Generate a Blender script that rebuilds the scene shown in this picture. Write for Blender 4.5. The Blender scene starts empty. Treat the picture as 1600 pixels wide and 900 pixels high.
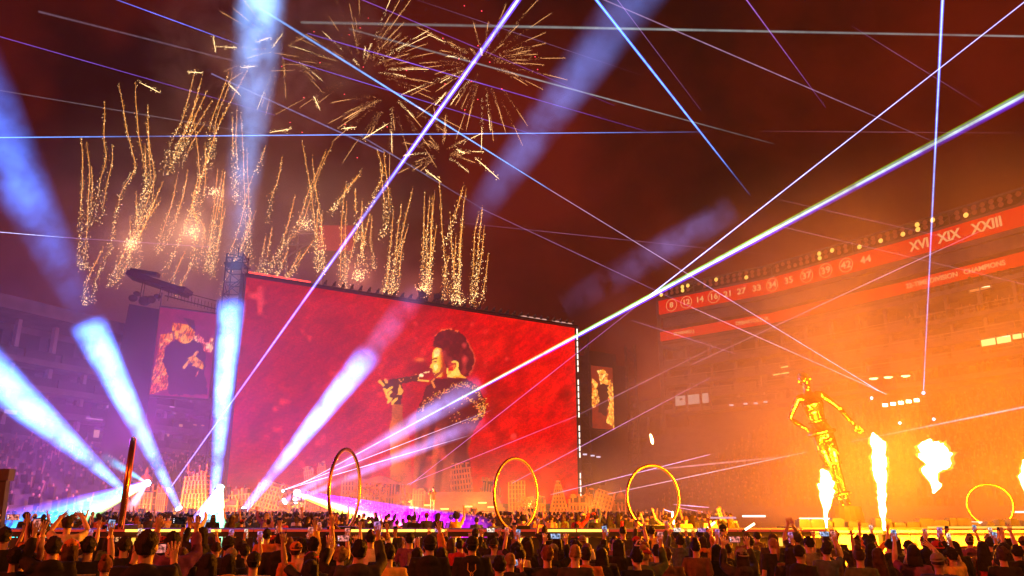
import bpy, math, random
import numpy as np
from mathutils import Vector, Matrix, noise, Euler

random.seed(7)
rng = np.random.default_rng(7)
S = bpy.context.scene
COL = S.collection
PI = math.pi

# ------------------------------------------------------------------ camera
CAM_Z, PITCH, F = 2.0, math.radians(15.6), 1233.0
cam_d = bpy.data.cameras.new('camera')
cam_d.sensor_width = 36.0
cam_d.lens = F / 1600 * 36
cam_d.clip_start, cam_d.clip_end = 0.1, 2000
cam = bpy.data.objects.new('camera', cam_d)
COL.objects.link(cam)
cam.location = (0, 0, CAM_Z)
cam.rotation_euler = (PI / 2 + PITCH, 0, 0)
S.camera = cam

# ------------------------------------------------------------------ night sky (smoky, dark red)
W = bpy.data.worlds.new('World')
S.world = W
W.use_nodes = True
nt = W.node_tree
bg = nt.nodes['Background']
tc = nt.nodes.new('ShaderNodeTexCoord')
nz = nt.nodes.new('ShaderNodeTexNoise')
nz.inputs['Scale'].default_value = 3.6
nz.inputs['Detail'].default_value = 6
nz.inputs['Roughness'].default_value = 0.55
rp = nt.nodes.new('ShaderNodeValToRGB')
rp.color_ramp.elements[0].position = 0.40
rp.color_ramp.elements[0].color = (0.018, 0.0008, 0.0005, 1)
rp.color_ramp.elements[1].position = 0.63
rp.color_ramp.elements[1].color = (0.165, 0.0085, 0.0025, 1)
nt.links.new(tc.outputs['Generated'], nz.inputs['Vector'])
nt.links.new(nz.outputs['Fac'], rp.inputs['Fac'])
nt.links.new(rp.outputs['Color'], bg.inputs['Color'])
bg.inputs['Strength'].default_value = 0.62

S.view_settings.view_transform = 'Standard'
S.view_settings.look = 'None'
S.view_settings.exposure = 0
S.view_settings.gamma = 1
S.cycles.transparent_max_bounces = 48
S.cycles.max_bounces = 5
S.cycles.diffuse_bounces = 2
S.cycles.glossy_bounces = 2
S.cycles.volume_bounces = 1
S.cycles.use_denoising = True
S.cycles.volume_max_steps = 256
S.cycles.sample_clamp_indirect = 3.0

# light levels (watts)
FLAME_W, SPILL_W, FIREWORK_W, FOOT_W = 12500, 3200, 5500, 3000
HAZE_DENSITY = 0.0004
WASH_W = 66000

# ------------------------------------------------------------------ geometry helpers
def ray(px, py):
    x, y = (px - 800) / F, (450 - py) / F
    c, s = math.cos(PITCH), math.sin(PITCH)
    return Vector((x, c - y * s, s + y * c))

def at(px, py, Y):
    """point of the place seen at photo pixel px, py and Y metres ahead"""
    d = ray(px, py)
    return Vector((0, 0, CAM_Z)) + d * (Y / d.y)

def atz(px, z, Y):
    x = 0.0
    for _ in range(6):
        pass
    c, s = math.cos(PITCH), math.sin(PITCH)
    depth = Y * c + (z - CAM_Z) * s
    return Vector(((px - 800) / F * depth, Y, z))

def onplane(px, py, a, b):
    """point on the vertical plane through ground points a, b"""
    d = ray(px, py)
    n = Vector((b[1] - a[1], -(b[0] - a[0]), 0))
    t = n.dot(Vector((a[0], a[1], 0))) / n.dot(d)
    return Vector((0, 0, CAM_Z)) + d * t

def pxl(p):
    """photo pixel of a world point (numpy arrays)"""
    p = np.asarray(p, float)
    c, s = math.cos(PITCH), math.sin(PITCH)
    X, Y, Z = p[..., 0], p[..., 1], p[..., 2] - CAM_Z
    dep = Y * c + Z * s
    up = -Y * s + Z * c
    return 800 + F * X / dep, 450 - F * up / dep

class MB:
    def __init__(s): s.v, s.f = [], []
    def add(s, v, f):
        n = len(s.v)
        s.v.extend([tuple(p) for p in v]); s.f.extend([tuple(i + n for i in q) for q in f]); return s
    def box(s, c, d, M=None):
        x, y, z = d[0] / 2, d[1] / 2, d[2] / 2
        v = [Vector((a * x, b * y, e * z)) for e in (-1, 1) for b in (-1, 1) for a in (-1, 1)]
        if M is not None: v = [M @ p for p in v]
        v = [p + Vector(c) for p in v]
        return s.add(v, [(0, 2, 3, 1), (4, 5, 7, 6), (0, 1, 5, 4), (2, 6, 7, 3), (0, 4, 6, 2), (1, 3, 7, 5)])
    def bar(s, a, b, w, h=None):
        """box from a to b of section w x h"""
        a, b = Vector(a), Vector(b); d = b - a
        M = d.to_track_quat('Y', 'Z').to_matrix()
        return s.box((a + b) / 2, (w, d.length, h or w), M)
    def tube(s, pts, rad, n=8, caps=True, closed=False):
        pts = [Vector(p) for p in pts]; k = len(pts)
        if not hasattr(rad, '__len__'): rad = [rad] * k
        up = None; v = []
        for i, p in enumerate(pts):
            if closed: t = pts[(i + 1) % k] - pts[i - 1]
            else: t = pts[min(i + 1, k - 1)] - pts[max(i - 1, 0)]
            t.normalize()
            if up is None:
                up = Vector((0, 0, 1)) if abs(t.z) < .9 else Vector((1, 0, 0))
            u = (up - t * up.dot(t)).normalized(); w = t.cross(u); up = u
            for j in range(n):
                a = 2 * PI * j / n
                v.append(p + (u * math.cos(a) + w * math.sin(a)) * rad[i])
        f = []
        for i in range(k if closed else k - 1):
            i2 = (i + 1) % k
            for j in range(n):
                f.append((i * n + j, i * n + (j + 1) % n, i2 * n + (j + 1) % n, i2 * n + j))
        if caps and not closed:
            f.append(tuple(range(n - 1, -1, -1))); f.append(tuple((k - 1) * n + j for j in range(n)))
        return s.add(v, f)
    def rings(s, rs, n=16):
        """rs: (cx, cy, cz, rx, ry) horizontal ellipses"""
        v = []
        for cx, cy, cz, rx, ry in rs:
            for j in range(n):
                a = 2 * PI * j / n
                v.append((cx + rx * math.cos(a), cy + ry * math.sin(a), cz))
        f = []
        for i in range(len(rs) - 1):
            for j in range(n):
                f.append((i * n + j, i * n + (j + 1) % n, (i + 1) * n + (j + 1) % n, (i + 1) * n + j))
        f.append(tuple(range(n - 1, -1, -1))); f.append(tuple((len(rs) - 1) * n + j for j in range(n)))
        return s.add(v, f)
    def ell(s, c, r, n=12, m=8, M=None):
        c = Vector(c); v = [Vector((0, 0, -r[2]))]
        for i in range(1, m):
            th = PI * i / m
            for j in range(n):
                a = 2 * PI * j / n
                v.append(Vector((r[0] * math.sin(th) * math.cos(a), r[1] * math.sin(th) * math.sin(a), -r[2] * math.cos(th))))
        v.append(Vector((0, 0, r[2])))
        f = [(0, 1 + (j + 1) % n, 1 + j) for j in range(n)]
        for i in range(m - 2):
            for j in range(n):
                a, b = 1 + i * n + j, 1 + i * n + (j + 1) % n
                f.append((a, b, b + n, a + n))
        t = len(v) - 1
        f += [(1 + (m - 2) * n + j, 1 + (m - 2) * n + (j + 1) % n, t) for j in range(n)]
        if M is not None: v = [M @ p for p in v]
        return s.add([p + c for p in v], f)
    def prism(s, poly, a, b):
        """poly: points (Vectors) of one face; extruded by vector b-a"""
        d = Vector(b) - Vector(a); n = len(poly)
        v = [Vector(p) for p in poly] + [Vector(p) + d for p in poly]
        f = [tuple(range(n - 1, -1, -1)), tuple(range(n, 2 * n))]
        f += [(i, (i + 1) % n, n + (i + 1) % n, n + i) for i in range(n)]
        return s.add(v, f)
    def mesh(s, name, m=None, smooth=False):
        me = bpy.data.meshes.new(name)
        me.from_pydata(s.v, [], s.f); me.update()
        if m is not None: me.materials.append(m)
        if smooth: me.polygons.foreach_set('use_smooth', [True] * len(me.polygons))
        return me
    def build(s, name, m=None, parent=None, smooth=False, loc=None):
        return link(name, s.mesh(name, m, smooth), parent, loc)

def link(name, data, parent=None, loc=None, M=None):
    o = bpy.data.objects.new(name, data); COL.objects.link(o)
    if parent is not None: o.parent = parent
    if loc is not None: o.location = loc
    if M is not None: o.matrix_basis = M
    return o

def tag(o, label=None, cat=None, group=None, kind=None):
    for k, x in (('label', label), ('category', cat), ('group', group), ('kind', kind)):
        if x: o[k] = x
    return o

def empty(name, loc, label, cat, group=None, rz=0):
    o = bpy.data.objects.new(name, None); COL.objects.link(o)
    o.location = loc; o.rotation_euler = (0, 0, rz)
    o.empty_display_size = .1
    return tag(o, label, cat, group)

def ordinal(i):
    w = ['first', 'second', 'third', 'fourth', 'fifth', 'sixth', 'seventh', 'eighth', 'ninth', 'tenth', 'eleventh', 'twelfth', 'thirteenth', 'fourteenth', 'fifteenth', 'sixteenth', 'seventeenth', 'eighteenth', 'nineteenth', 'twentieth']
    if i < 20: return w[i]
    tens = {2: 'twenty', 3: 'thirty', 4: 'forty', 5: 'fifty', 6: 'sixty', 7: 'seventy', 8: 'eighty', 9: 'ninety'}
    i += 1
    if i % 10 == 0: return tens[i // 10][:-1] + 'ieth'
    return tens[i // 10] + '-' + w[i % 10 - 1]

# ------------------------------------------------------------------ materials
def lin(c):
    return tuple(((x / 255) / 12.92 if x / 255 <= .04045 else ((x / 255 + .055) / 1.055) ** 2.4) for x in c)

MATS = {}
def mat(name, base, rough=.6, metal=0.0, var=.25, scale=8.0, bump=0.0, spec=.4):
    if name in MATS: return MATS[name]
    m = bpy.data.materials.new(name); m.use_nodes = True
    n = m.node_tree; b = n.nodes['Principled BSDF']
    b.inputs['Roughness'].default_value = rough
    b.inputs['Metallic'].default_value = metal
    b.inputs['Specular IOR Level'].default_value = spec
    t = n.nodes.new('ShaderNodeTexCoord'); x = n.nodes.new('ShaderNodeTexNoise')
    x.inputs['Scale'].default_value = scale; x.inputs['Detail'].default_value = 4
    r = n.nodes.new('ShaderNodeValToRGB')
    r.color_ramp.elements[0].position = .3; r.color_ramp.elements[1].position = .72
    r.color_ramp.elements[0].color = tuple(max(0, c * (1 - var)) for c in base) + (1,)
    r.color_ramp.elements[1].color = tuple(min(1, c * (1 + var)) for c in base) + (1,)
    n.links.new(t.outputs['Object'], x.inputs['Vector'])
    n.links.new(x.outputs['Fac'], r.inputs['Fac'])
    n.links.new(r.outputs['Color'], b.inputs['Base Color'])
    if bump:
        bp = n.nodes.new('ShaderNodeBump'); bp.inputs['Strength'].default_value = bump; bp.inputs['Distance'].default_value = .02
        n.links.new(x.outputs['Fac'], bp.inputs['Height']); n.links.new(bp.outputs['Normal'], b.inputs['Normal'])
    MATS[name] = m
    return m

def glow(name, color, strength, sample=False):
    """plain emitter: lamps, screens, LED strips"""
    if name in MATS: return MATS[name]
    m = bpy.data.materials.new(name); m.use_nodes = True
    n = m.node_tree; n.nodes.clear()
    e = n.nodes.new('ShaderNodeEmission'); e.inputs['Color'].default_value = tuple(color) + (1,); e.inputs['Strength'].default_value = strength
    o = n.nodes.new('ShaderNodeOutputMaterial'); n.links.new(e.outputs[0], o.inputs[0])
    if not sample: m.cycles.emission_sampling = 'NONE'
    MATS[name] = m
    return m

def vglow(name, strength=1.0, sample=False):
    """emitter showing the colour attribute 'picture' (LED screens)"""
    m = bpy.data.materials.new(name); m.use_nodes = True
    n = m.node_tree; n.nodes.clear()
    a = n.nodes.new('ShaderNodeAttribute'); a.attribute_name = 'picture'
    e = n.nodes.new('ShaderNodeEmission'); e.inputs['Strength'].default_value = strength
    o = n.nodes.new('ShaderNodeOutputMaterial')
    n.links.new(a.outputs['Color'], e.inputs['Color']); n.links.new(e.outputs[0], o.inputs[0])
    if not sample: m.cycles.emission_sampling = 'NONE'
    return m

def light_tube(name, color, strength, L, stops, nscale=.12, rough=.35):
    """light seen in the smoky air along a thin beam: adds to what is behind it; local Z runs along the beam"""
    m = bpy.data.materials.new(name); m.use_nodes = True
    n = m.node_tree; n.nodes.clear()
    t = n.nodes.new('ShaderNodeTexCoord'); sx = n.nodes.new('ShaderNodeSeparateXYZ')
    dv = n.nodes.new('ShaderNodeMath'); dv.operation = 'DIVIDE'; dv.inputs[1].default_value = L
    r = n.nodes.new('ShaderNodeValToRGB'); cr = r.color_ramp
    for i, (p, c) in enumerate(stops):
        el = cr.elements[i] if i < 2 else cr.elements.new(p)
        el.position = p; el.color = (c, c, c, 1)
    x = n.nodes.new('ShaderNodeTexNoise'); x.noise_dimensions = '1D'
    x.inputs['Scale'].default_value = nscale; x.inputs['Detail'].default_value = 5; x.inputs['Roughness'].default_value = .7
    mr = n.nodes.new('ShaderNodeMapRange'); mr.inputs[1].default_value = .3; mr.inputs[2].default_value = .7
    mr.inputs[3].default_value = 1 - rough; mr.inputs[4].default_value = 1 + rough
    mu = n.nodes.new('ShaderNodeMath'); mu.operation = 'MULTIPLY'
    mu2 = n.nodes.new('ShaderNodeMath'); mu2.operation = 'MULTIPLY'; mu2.inputs[1].default_value = strength
    e = n.nodes.new('ShaderNodeEmission'); e.inputs['Color'].default_value = tuple(color) + (1,)
    tr = n.nodes.new('ShaderNodeBsdfTransparent'); ad = n.nodes.new('ShaderNodeAddShader')
    o = n.nodes.new('ShaderNodeOutputMaterial')
    l = n.links.new
    l(t.outputs['Object'], sx.inputs[0]); l(sx.outputs['Z'], dv.inputs[0]); l(dv.outputs[0], r.inputs['Fac'])
    l(sx.outputs['Z'], x.inputs['W']); l(x.outputs['Fac'], mr.inputs[0])
    l(r.outputs['Color'], mu.inputs[0]); l(mr.outputs[0], mu.inputs[1]); l(mu.outputs[0], mu2.inputs[0]); l(mu2.outputs[0], e.inputs['Strength'])
    l(e.outputs[0], ad.inputs[0]); l(tr.outputs[0], ad.inputs[1]); l(ad.outputs[0], o.inputs[0])
    m.cycles.emission_sampling = 'NONE'
    return m

def beam_volume(name, L, r0, r1, stops, colors, strength, nscale=.25, namt=.75, soft=1.3):
    """glow of a searchlight in smoke: emission inside a cone, brightest on its axis, noise stands in for smoke; local Z along the beam, X across"""
    m = bpy.data.materials.new(name); m.use_nodes = True
    n = m.node_tree; n.nodes.clear(); l = n.links.new
    def M(op, a, b=None):
        q = n.nodes.new('ShaderNodeMath'); q.operation = op
        for i, k in enumerate((a, b)):
            if k is None: continue
            if isinstance(k, (int, float)): q.inputs[i].default_value = k
            else: l(k, q.inputs[i])
        return q.outputs[0]
    t = n.nodes.new('ShaderNodeTexCoord'); sx = n.nodes.new('ShaderNodeSeparateXYZ'); l(t.outputs['Object'], sx.inputs[0])
    X, Y, Z = sx.outputs
    tt = M('DIVIDE', Z, L)
    rad = M('ADD', M('MULTIPLY', tt, r1 - r0), r0)
    rr = M('DIVIDE', M('SQRT', M('ADD', M('MULTIPLY', X, X), M('MULTIPLY', Y, Y))), rad)
    fall = M('POWER', M('MAXIMUM', M('SUBTRACT', 1.0, M('MULTIPLY', rr, rr)), 0.0), soft)
    r = n.nodes.new('ShaderNodeValToRGB'); cr = r.color_ramp
    for i, (p, c) in enumerate(stops):
        el = cr.elements[i] if i < 2 else cr.elements.new(p)
        el.position = p; el.color = (c, c, c, 1)
    l(tt, r.inputs['Fac'])
    x = n.nodes.new('ShaderNodeTexNoise'); x.inputs['Scale'].default_value = nscale; x.inputs['Detail'].default_value = 5; x.inputs['Roughness'].default_value = .65
    l(t.outputs['Object'], x.inputs['Vector'])
    mr = n.nodes.new('ShaderNodeMapRange'); mr.inputs[1].default_value = .35; mr.inputs[2].default_value = .65
    mr.inputs[3].default_value = 1 - namt; mr.inputs[4].default_value = 1 + namt
    l(x.outputs['Fac'], mr.inputs[0])
    st = M('MULTIPLY', M('MULTIPLY', fall, r.outputs['Color']), M('MULTIPLY', mr.outputs[0], strength))
    st = M('DIVIDE', st, rad)
    e = n.nodes.new('ShaderNodeEmission'); l(st, e.inputs['Strength'])
    if len(colors) == 1: e.inputs['Color'].default_value = tuple(colors[0]) + (1,)
    else:
        c2 = n.nodes.new('ShaderNodeValToRGB')
        for i, c in enumerate(colors):
            p = i / (len(colors) - 1)
            el = c2.color_ramp.elements[i] if i < 2 else c2.color_ramp.elements.new(p)
            el.position = p; el.color = tuple(c) + (1,)
        l(M('ADD', M('MULTIPLY', M('DIVIDE', X, rad), .5), .5), c2.inputs['Fac']); l(c2.outputs['Color'], e.inputs['Color'])
    o = n.nodes.new('ShaderNodeOutputMaterial'); l(e.outputs[0], o.inputs['Volume'])
    m.cycles.volume_step_rate = 1.0
    return m

def lamp(name, parent, loc, color, watts, radius=.3, spot=None, aim=None):
    d = bpy.data.lights.new(name, 'SPOT' if spot else 'POINT')
    d.color = color; d.energy = watts; d.shadow_soft_size = radius
    o = bpy.data.objects.new(name, d); COL.objects.link(o); o.location = loc
    if parent is not None: o.parent = parent
    if spot:
        d.spot_size = spot; d.spot_blend = .6
        o.rotation_euler = (Vector(aim)).to_track_quat('-Z', 'Y').to_euler()
    return o

def axis_frame(a, b, up=Vector((0, 0, 1))):
    """matrix at a, local Z towards b, local X as near to up as it can be"""
    z = (Vector(b) - Vector(a)).normalized()
    x = (up - z * up.dot(z)).normalized(); y = z.cross(x)
    M = Matrix((x, y, z)).transposed().to_4x4(); M.translation = Vector(a)
    return M

concrete = mat('concrete', (.19, .17, .165), .85, 0, .3, .4)
dark_concrete = mat('dark_concrete', (.10, .09, .088), .85, 0, .35, .6)
black_steel = mat('black_steel', (.03, .03, .032), .45, .6, .3, 3)
grey_steel = mat('grey_steel', (.16, .16, .17), .4, .7, .3, 3)
black_paint = mat('black_paint', (.02, .02, .022), .5, 0, .3, 6)
turf_cover = mat('turf_cover', (.07, .07, .075), .8, 0, .4, .8)
deck_black = mat('deck_black', (.03, .028, .03), .75, 0, .4, 1.2)
barrier_metal = mat('barrier_metal', (.33, .31, .28), .4, .5, .3, 2)
glass_dark = mat('glass_dark', (.03, .03, .035), .12, 0, .2, 1)
seat_red = mat('seat_red', (.16, .03, .03), .6, 0, .3, 1)
gold_ring = mat('gold_ring', (.62, .24, .06), .25, 1.0, .12, 5)
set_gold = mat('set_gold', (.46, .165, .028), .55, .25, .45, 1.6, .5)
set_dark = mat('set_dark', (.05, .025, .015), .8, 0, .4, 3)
# ================================================================== GROUND
MB().box((0, 70, -.15), (320, 250, .3)).build('ground', turf_cover)['kind'] = 'structure'
# protective floor tiles laid on the field, in the view between the crowd
# ================================================================== RIGHT STAND
FAC = [(20.0, 134.5), (25.2, 130), (39.4, 116.6), (51.2, 99.7), (59.7, 86), (67, 72), (72, 58), (74, 30), (68, 0), (52, -26), (30, -42)]
def fac_at(px, py):
    for i in range(1, len(FAC) - 1):
        p = onplane(px, py, FAC[i], FAC[i + 1])
        a, b = Vector(FAC[i] + (0,)), Vector(FAC[i + 1] + (0,))
        d = b - a; u = (Vector((p.x, p.y, 0)) - a).dot(d) / d.length_squared
        if -.001 <= u <= 1.001: return p, d.normalized(), i
    return p, d.normalized(), i
FP = FAC[1:]
def poly_band(mb, pts, z0, z1, t, out=0.0):
    """band along the plan polyline pts, between heights z0 and z1, t thick, its face moved 'out' metres to the field"""
    n = len(pts); nrm = []
    for i in range(n):
        d = Vector((0, 0))
        if i > 0: d += (Vector(pts[i]) - Vector(pts[i - 1])).normalized()
        if i < n - 1: d += (Vector(pts[i + 1]) - Vector(pts[i])).normalized()
        d.normalize(); nrm.append(Vector((d.y, -d.x)))
    v = []
    for i in range(n):
        p = Vector(pts[i]); q = -nrm[i] if FLIP[0] else nrm[i]
        f, b = p + q * out, p + q * (out - t)
        v += [(f.x, f.y, z0), (f.x, f.y, z1), (b.x, b.y, z1), (b.x, b.y, z0)]
    fs = []
    for i in range(n - 1):
        a, c = i * 4, i * 4 + 4
        fs += [(a + k, a + (k + 1) % 4, c + (k + 1) % 4, c + k) for k in range(4)]
    fs += [(3, 2, 1, 0), (n * 4 - 4, n * 4 - 3, n * 4 - 2, n * 4 - 1)]
    return mb.add(v, fs)
FLIP = [False]     # normals: field side of the right stand is to the left/front
def along(pts, step):
    """points every 'step' metres along a plan polyline with the direction there"""
    out = []; carry = 0.0
    for a, b in zip(pts, pts[1:]):
        a, b = Vector(a), Vector(b); L = (b - a).length; d = (b - a) / L; s = carry
        while s < L: out.append((a + d * s, d)); s += step
        carry = s - L
    return out
# outward normal check: for direction d, (d.y,-d.x); right stand d=(.78,-.62) -> (-.62,-.78): towards the field
stand = empty('stadium_stand', (45, 105, 0), 'tall tiered stadium stand with red ribbon boards and floodlights at the right', 'stadium stand')
def P(name, mb, m, parent, smooth=False):
    o = mb.build(name, m, parent, smooth)
    o.matrix_parent_inverse = parent.matrix_world.inverted() if False else Matrix.Translation(-parent.location)
    return o
levels = [17.2, 19.3, 21.7, 24.5, 28.0, 33.3, 36.1]
P('back_wall', poly_band(MB(), FP, 0, 36.6, .5, -5.2), dark_concrete, stand)
for z in levels:
    P('floor_slab', poly_band(MB(), FP, z - .32, z + .28, 5.0, .25 if z < 28 else .1), concrete, stand)
for z in levels[:5]:
    P('railing', poly_band(poly_band(MB(), FP, z + 1.02, z + 1.10, .07, .28), FP, z + .62, z + .66, .05, .28), barrier_metal, stand)
P('parapet', poly_band(MB(), FP, 31.4, 33.0, .35, -.6), concrete, stand)
P('roof_rim', poly_band(MB(), FP, 38.15, 38.4, 1.2, -.3), grey_steel, stand)
P('truss_back', poly_band(MB(), FP, 36.4, 38.15, .2, -1.6), black_steel, stand)
ribbon_red = glow('ribbon_red', (1.0, .012, .004), .72)
r1 = P('ribbon_board', poly_band(MB(), FP, 33.55, 35.9, .3, .5), ribbon_red, stand)
r2 = P('ribbon_board', poly_band(MB(), FP, 28.95, 30.5, .3, .5), ribbon_red, stand)
P('end_fin', MB().box((24.9, 130.3, 19), (.6, .6, 38)), concrete, stand)
# bays: columns, recessed wall panels, windows
win_me = MB().box((0, 0, 0), (3.1, .12, 1.55)).mesh('suite_window', glass_dark)
pan_me = MB().box((0, 0, 0), (3.3, .14, .95)).box((0, -.1, .5), (3.3, .08, .07)).mesh('front_panel', concrete)
col_me = MB().box((0, 0, 0), (.42, .5, 2.2)).mesh('column', concrete)
lit_room = vg = glow('lit_room', (1.0, .62, .18), 2.4)
room_me = MB().box((0, 0, 0), (3.6, .12, 1.6)).mesh('lit_window', lit_room)
def put(name, me, p, d, z, parent, out=0.0):
    q = Vector((p.x + d.y * out, p.y - d.x * out, z))
    M = Matrix.Translation(q) @ Matrix.Rotation(math.atan2(d.y, d.x), 4, 'Z')
    o = link(name, me, parent); o.matrix_basis = Matrix.Translation(-parent.location) @ M
    return o
rb = random.Random(3)
bays = along(FP[:6], 4.1)
for k, (p, d) in enumerate(bays):
    c = p + d * 2.05
    for i, z in enumerate((17.5, 19.6, 22.0, 24.8, 28.3)):
        h = (levels[i + 1] - levels[i])
        if i < 4:
            lit = (i == 1 and k in (14,)) or (i == 2 and k in (19, 20, 21))
            put('suite_window', win_me, c, d, z + h * .56, stand, -2.4 - .5 * (k % 2))
            if rb.random() < .75: put('front_panel', pan_me, c, d, z + .42, stand, -.1)
            co = put('column', col_me, p, d, z + h * .47, stand, -1.5 + .6 * (i % 2)); co.scale = (1, 1, h / 2.45)
# bright rooms seen in the photograph
for (px, py, w, hh) in ((1217, 580, 2.9, 1.35), (1553, 530, 3.6, 1.7), (1594, 521, 2.4, 1.5), (1528, 450, 2.6, .7)):
    p, d, _ = fac_at(px, py)
    f = put('lit_room', MB().box((0, 0, 0), (w, .1, hh)).mesh('lit_room', lit_room if py != 450 else glow('dim_room', (1, .4, .12), .55)), Vector((p.x, p.y)), d, p.z, stand, -.55)
    for s in (-1, 0, 1):
        b = MB().box((s * w * .5, -.1, 0), (.12, .16, hh + .1)).build('mullion', concrete, f)
    MB().box((0, -.1, -hh * .42), (w, .12, hh * .2)).build('counter', dark_concrete, f)
    MB().box((0, -.1, hh * .2), (w * .9, .1, .06), Matrix.Rotation(.12, 3, 'Y')).build('ceiling_strip', glow('strip_white', (1, .85, .5), 3), f)
# roof-top floodlights: heads on a truss
head_me = MB()
head_me.tube([(0, .1, 0), (0, -.12, 0)], [.2, .34], 10)
head_off = head_me.mesh('floodlight', mat('lamp_glass_off', (.42, .25, .14), .35, .2))
on = MB(); on.tube([(0, .1, 0), (0, -.12, 0)], [.2, .34], 10)
head_on = on.mesh('floodlight', glow('flood_on', (1, .55, .10), 1.5))
fl = along(FP[:6], 1.05)
for k, (p, d) in enumerate(fl):
    sec = k % 13
    if sec in (6,): put('truss_post', MB().box((0, 0, 0), (.12, .12, 2.2)).mesh('truss_post', grey_steel), p, d, 37.3, stand, -.5); continue
    for r, z in enumerate((37.75, 37.1)):
        if rb.random() < (.12 if r else .05): continue
        lit = rb.random() < .15
        put('floodlight', head_on if lit else head_off, p, d, z + .1 * rb.random(), stand, -.6)
for k, (p, d) in enumerate(along(FP[:6], 3.4)):
    put('truss_brace', MB().bar((-1.6, 0, -.75), (1.6, 0, .75), .07).mesh('truss_brace', grey_steel), p + d * 1.7, d, 37.3, stand, -1.2)
for (px_, py_, pz_, col_, k_) in ((52, -26, 37.6, (1, .22, .03), 1.0), (70, 8, 37.6, (1, .22, .03), .7)):  # unseen lamps added on the rim to brighten the crowd's backs
    w_ = lamp('added_wash_lamp', stand, (px_ - 45 - 2, py_ - 105, pz_), col_, WASH_W * k_, .5, math.radians(44), (8 - px_, 13 - py_, 1.5 - pz_))
# lettering on the ribbons
txt_m = glow('lettering', (1.0, .42, .16), .85)
def lettering(s, size, p, d, parent, stretch=1.15, bold=.02):
    cu = bpy.data.curves.new('lettering', 'FONT'); cu.body = s; cu.size = size; cu.align_x = 'CENTER'; cu.align_y = 'CENTER'
    cu.extrude = .03; cu.offset = bold; cu.resolution_u = 3
    t = bpy.data.objects.new('lettering_curve', cu); COL.objects.link(t)
    bpy.context.view_layer.update()
    me = bpy.data.meshes.new_from_object(t.evaluated_get(bpy.context.evaluated_depsgraph_get()))
    bpy.data.objects.remove(t); bpy.data.curves.remove(cu)
    me.materials.clear(); me.materials.append(txt_m)
    o = link('lettering', me, parent)
    ang = math.atan2(d.y, d.x)
    o.matrix_basis = Matrix.Translation(-parent_root(parent)) @ Matrix.Translation(p) @ Matrix.Rotation(ang, 4, 'Z') @ Matrix.Rotation(PI / 2, 4, 'X') @ Matrix.Diagonal((stretch, 1, 1, 1))
    return o
def parent_root(p):
    return Vector((0, 0, 0))
def serif_bars(o, s, size): pass
for (s, px, py, size, circ) in (('8', 1052, 479, 1.25, 1), ('12', 1075, 474.5, 1.25, 1), ('14', 1096, 469.5, 1.3, 0), ('16', 1118, 465, 1.3, 1), ('21', 1140, 460, 1.3, 0),
                                ('27', 1161, 455, 1.3, 0), ('33', 1185, 450, 1.3, 0), ('34', 1210, 445, 1.3, 1), ('35', 1236, 439, 1.35, 0), ('37', 1264, 432.5, 1.35, 1),
                                ('39', 1294, 427, 1.35, 1), ('42', 1326, 420, 1.4, 1), ('44', 1357, 413, 1.4, 0), ('XVI', 1441, 388, 1.75, 0), ('XIX', 1487, 373.5, 1.75, 0), ('XXIII', 1546, 355.5, 1.75, 0)):
    p, d, _ = fac_at(px, py); n = Vector((d.y, -d.x, 0))
    p = Vector((p.x, p.y, 34.72))
    lettering(s, size, p + n * .56, d, r1, 1.15 if size < 1.5 else .95, .03 if size < 1.5 else .05)
    if circ:
        rg = MB().tube([(math.cos(a) * 1.02, 0, math.sin(a) * .98) for a in [2 * PI * i / 28 for i in range(28)]], .05, 5, closed=True).build('number_ring', txt_m, r1)
        rg.matrix_basis = Matrix.Translation(p + n * .56) @ Matrix.Rotation(math.atan2(d.y, d.x), 4, 'Z')
for (s, px, py, size) in (('EDWARD J.', 1072, 518, .8), ('DEBARTOLO JR.', 1178, 497, .8), ('22-TIME DIVISION', 1460, 447, .88), ('CHAMPIONS', 1541, 417, .88)):
    p, d, _ = fac_at(px, py); n = Vector((d.y, -d.x, 0))
    lettering(s, size, Vector((p.x, p.y, 29.72)) + n * .56, d, r2, .98, .012)

# lower bowl of the right stand: terraces with seats full of people
def bowl(stnd, pts, z0, z1, depth, rows, out0, m):
    P('terrace', MB(), m, stnd) if False else None
    mb = MB()
    for r in range(rows):
        f = r / (rows - 1)
        poly_band(mb, pts, 0 if r == 0 else z0 + (z1 - z0) * (r - 1) / (rows - 1), z0 + (z1 - z0) * f, depth / rows * 1.02, out0 + depth * (1 - f))
    o = P('terrace', mb, m, stnd); o['kind'] = 'stuff'
bowl(stand, FAC[1:7], 2.2, 14.6, 26, 22, .5, dark_concrete)
crowd_dark = mat('crowd_dark', (.05, .04, .04), .8, 0, .6, .5)
crowd_skin = mat('crowd_skin', (.27, .16, .11), .6, 0, .5, .5)
def bowl_crowd(name, stnd, pts, z0, z1, depth, rows, out0, label, n_per_m=1.25, seed=1):
    rr = random.Random(seed)
    mb = MB(); mh = MB()
    for r in range(rows):
        f = r / (rows - 1); z = z0 + (z1 - z0) * f
        for p, d in along(pts, 1 / n_per_m):
            if rr.random() < .12: continue
            q = p + d * rr.uniform(-.25, .25); o = out0 + depth * (1 - f) - depth / rows * .5 + rr.uniform(-.2, .2)
            x, y = q.x + d.y * o, q.y - d.x * o
            h = rr.uniform(.75, 1.3)
            mb.box((x, y, z + h * .4), (.42, .3, h * .8))
            mh.ell((x, y, z + h * .8 + .14), (.11, .11, .14), 5, 4)
            if rr.random() < .18: mh.bar((x + .2, y, z + h * .6), (x + rr.uniform(.1, .4), y, z + h + .5), .08)
    c = mb.build(name, crowd_dark); tag(c, label, 'crowd', kind='stuff')
    c2 = mh.build('heads', crowd_skin, c); c2['kind'] = 'stuff'
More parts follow.
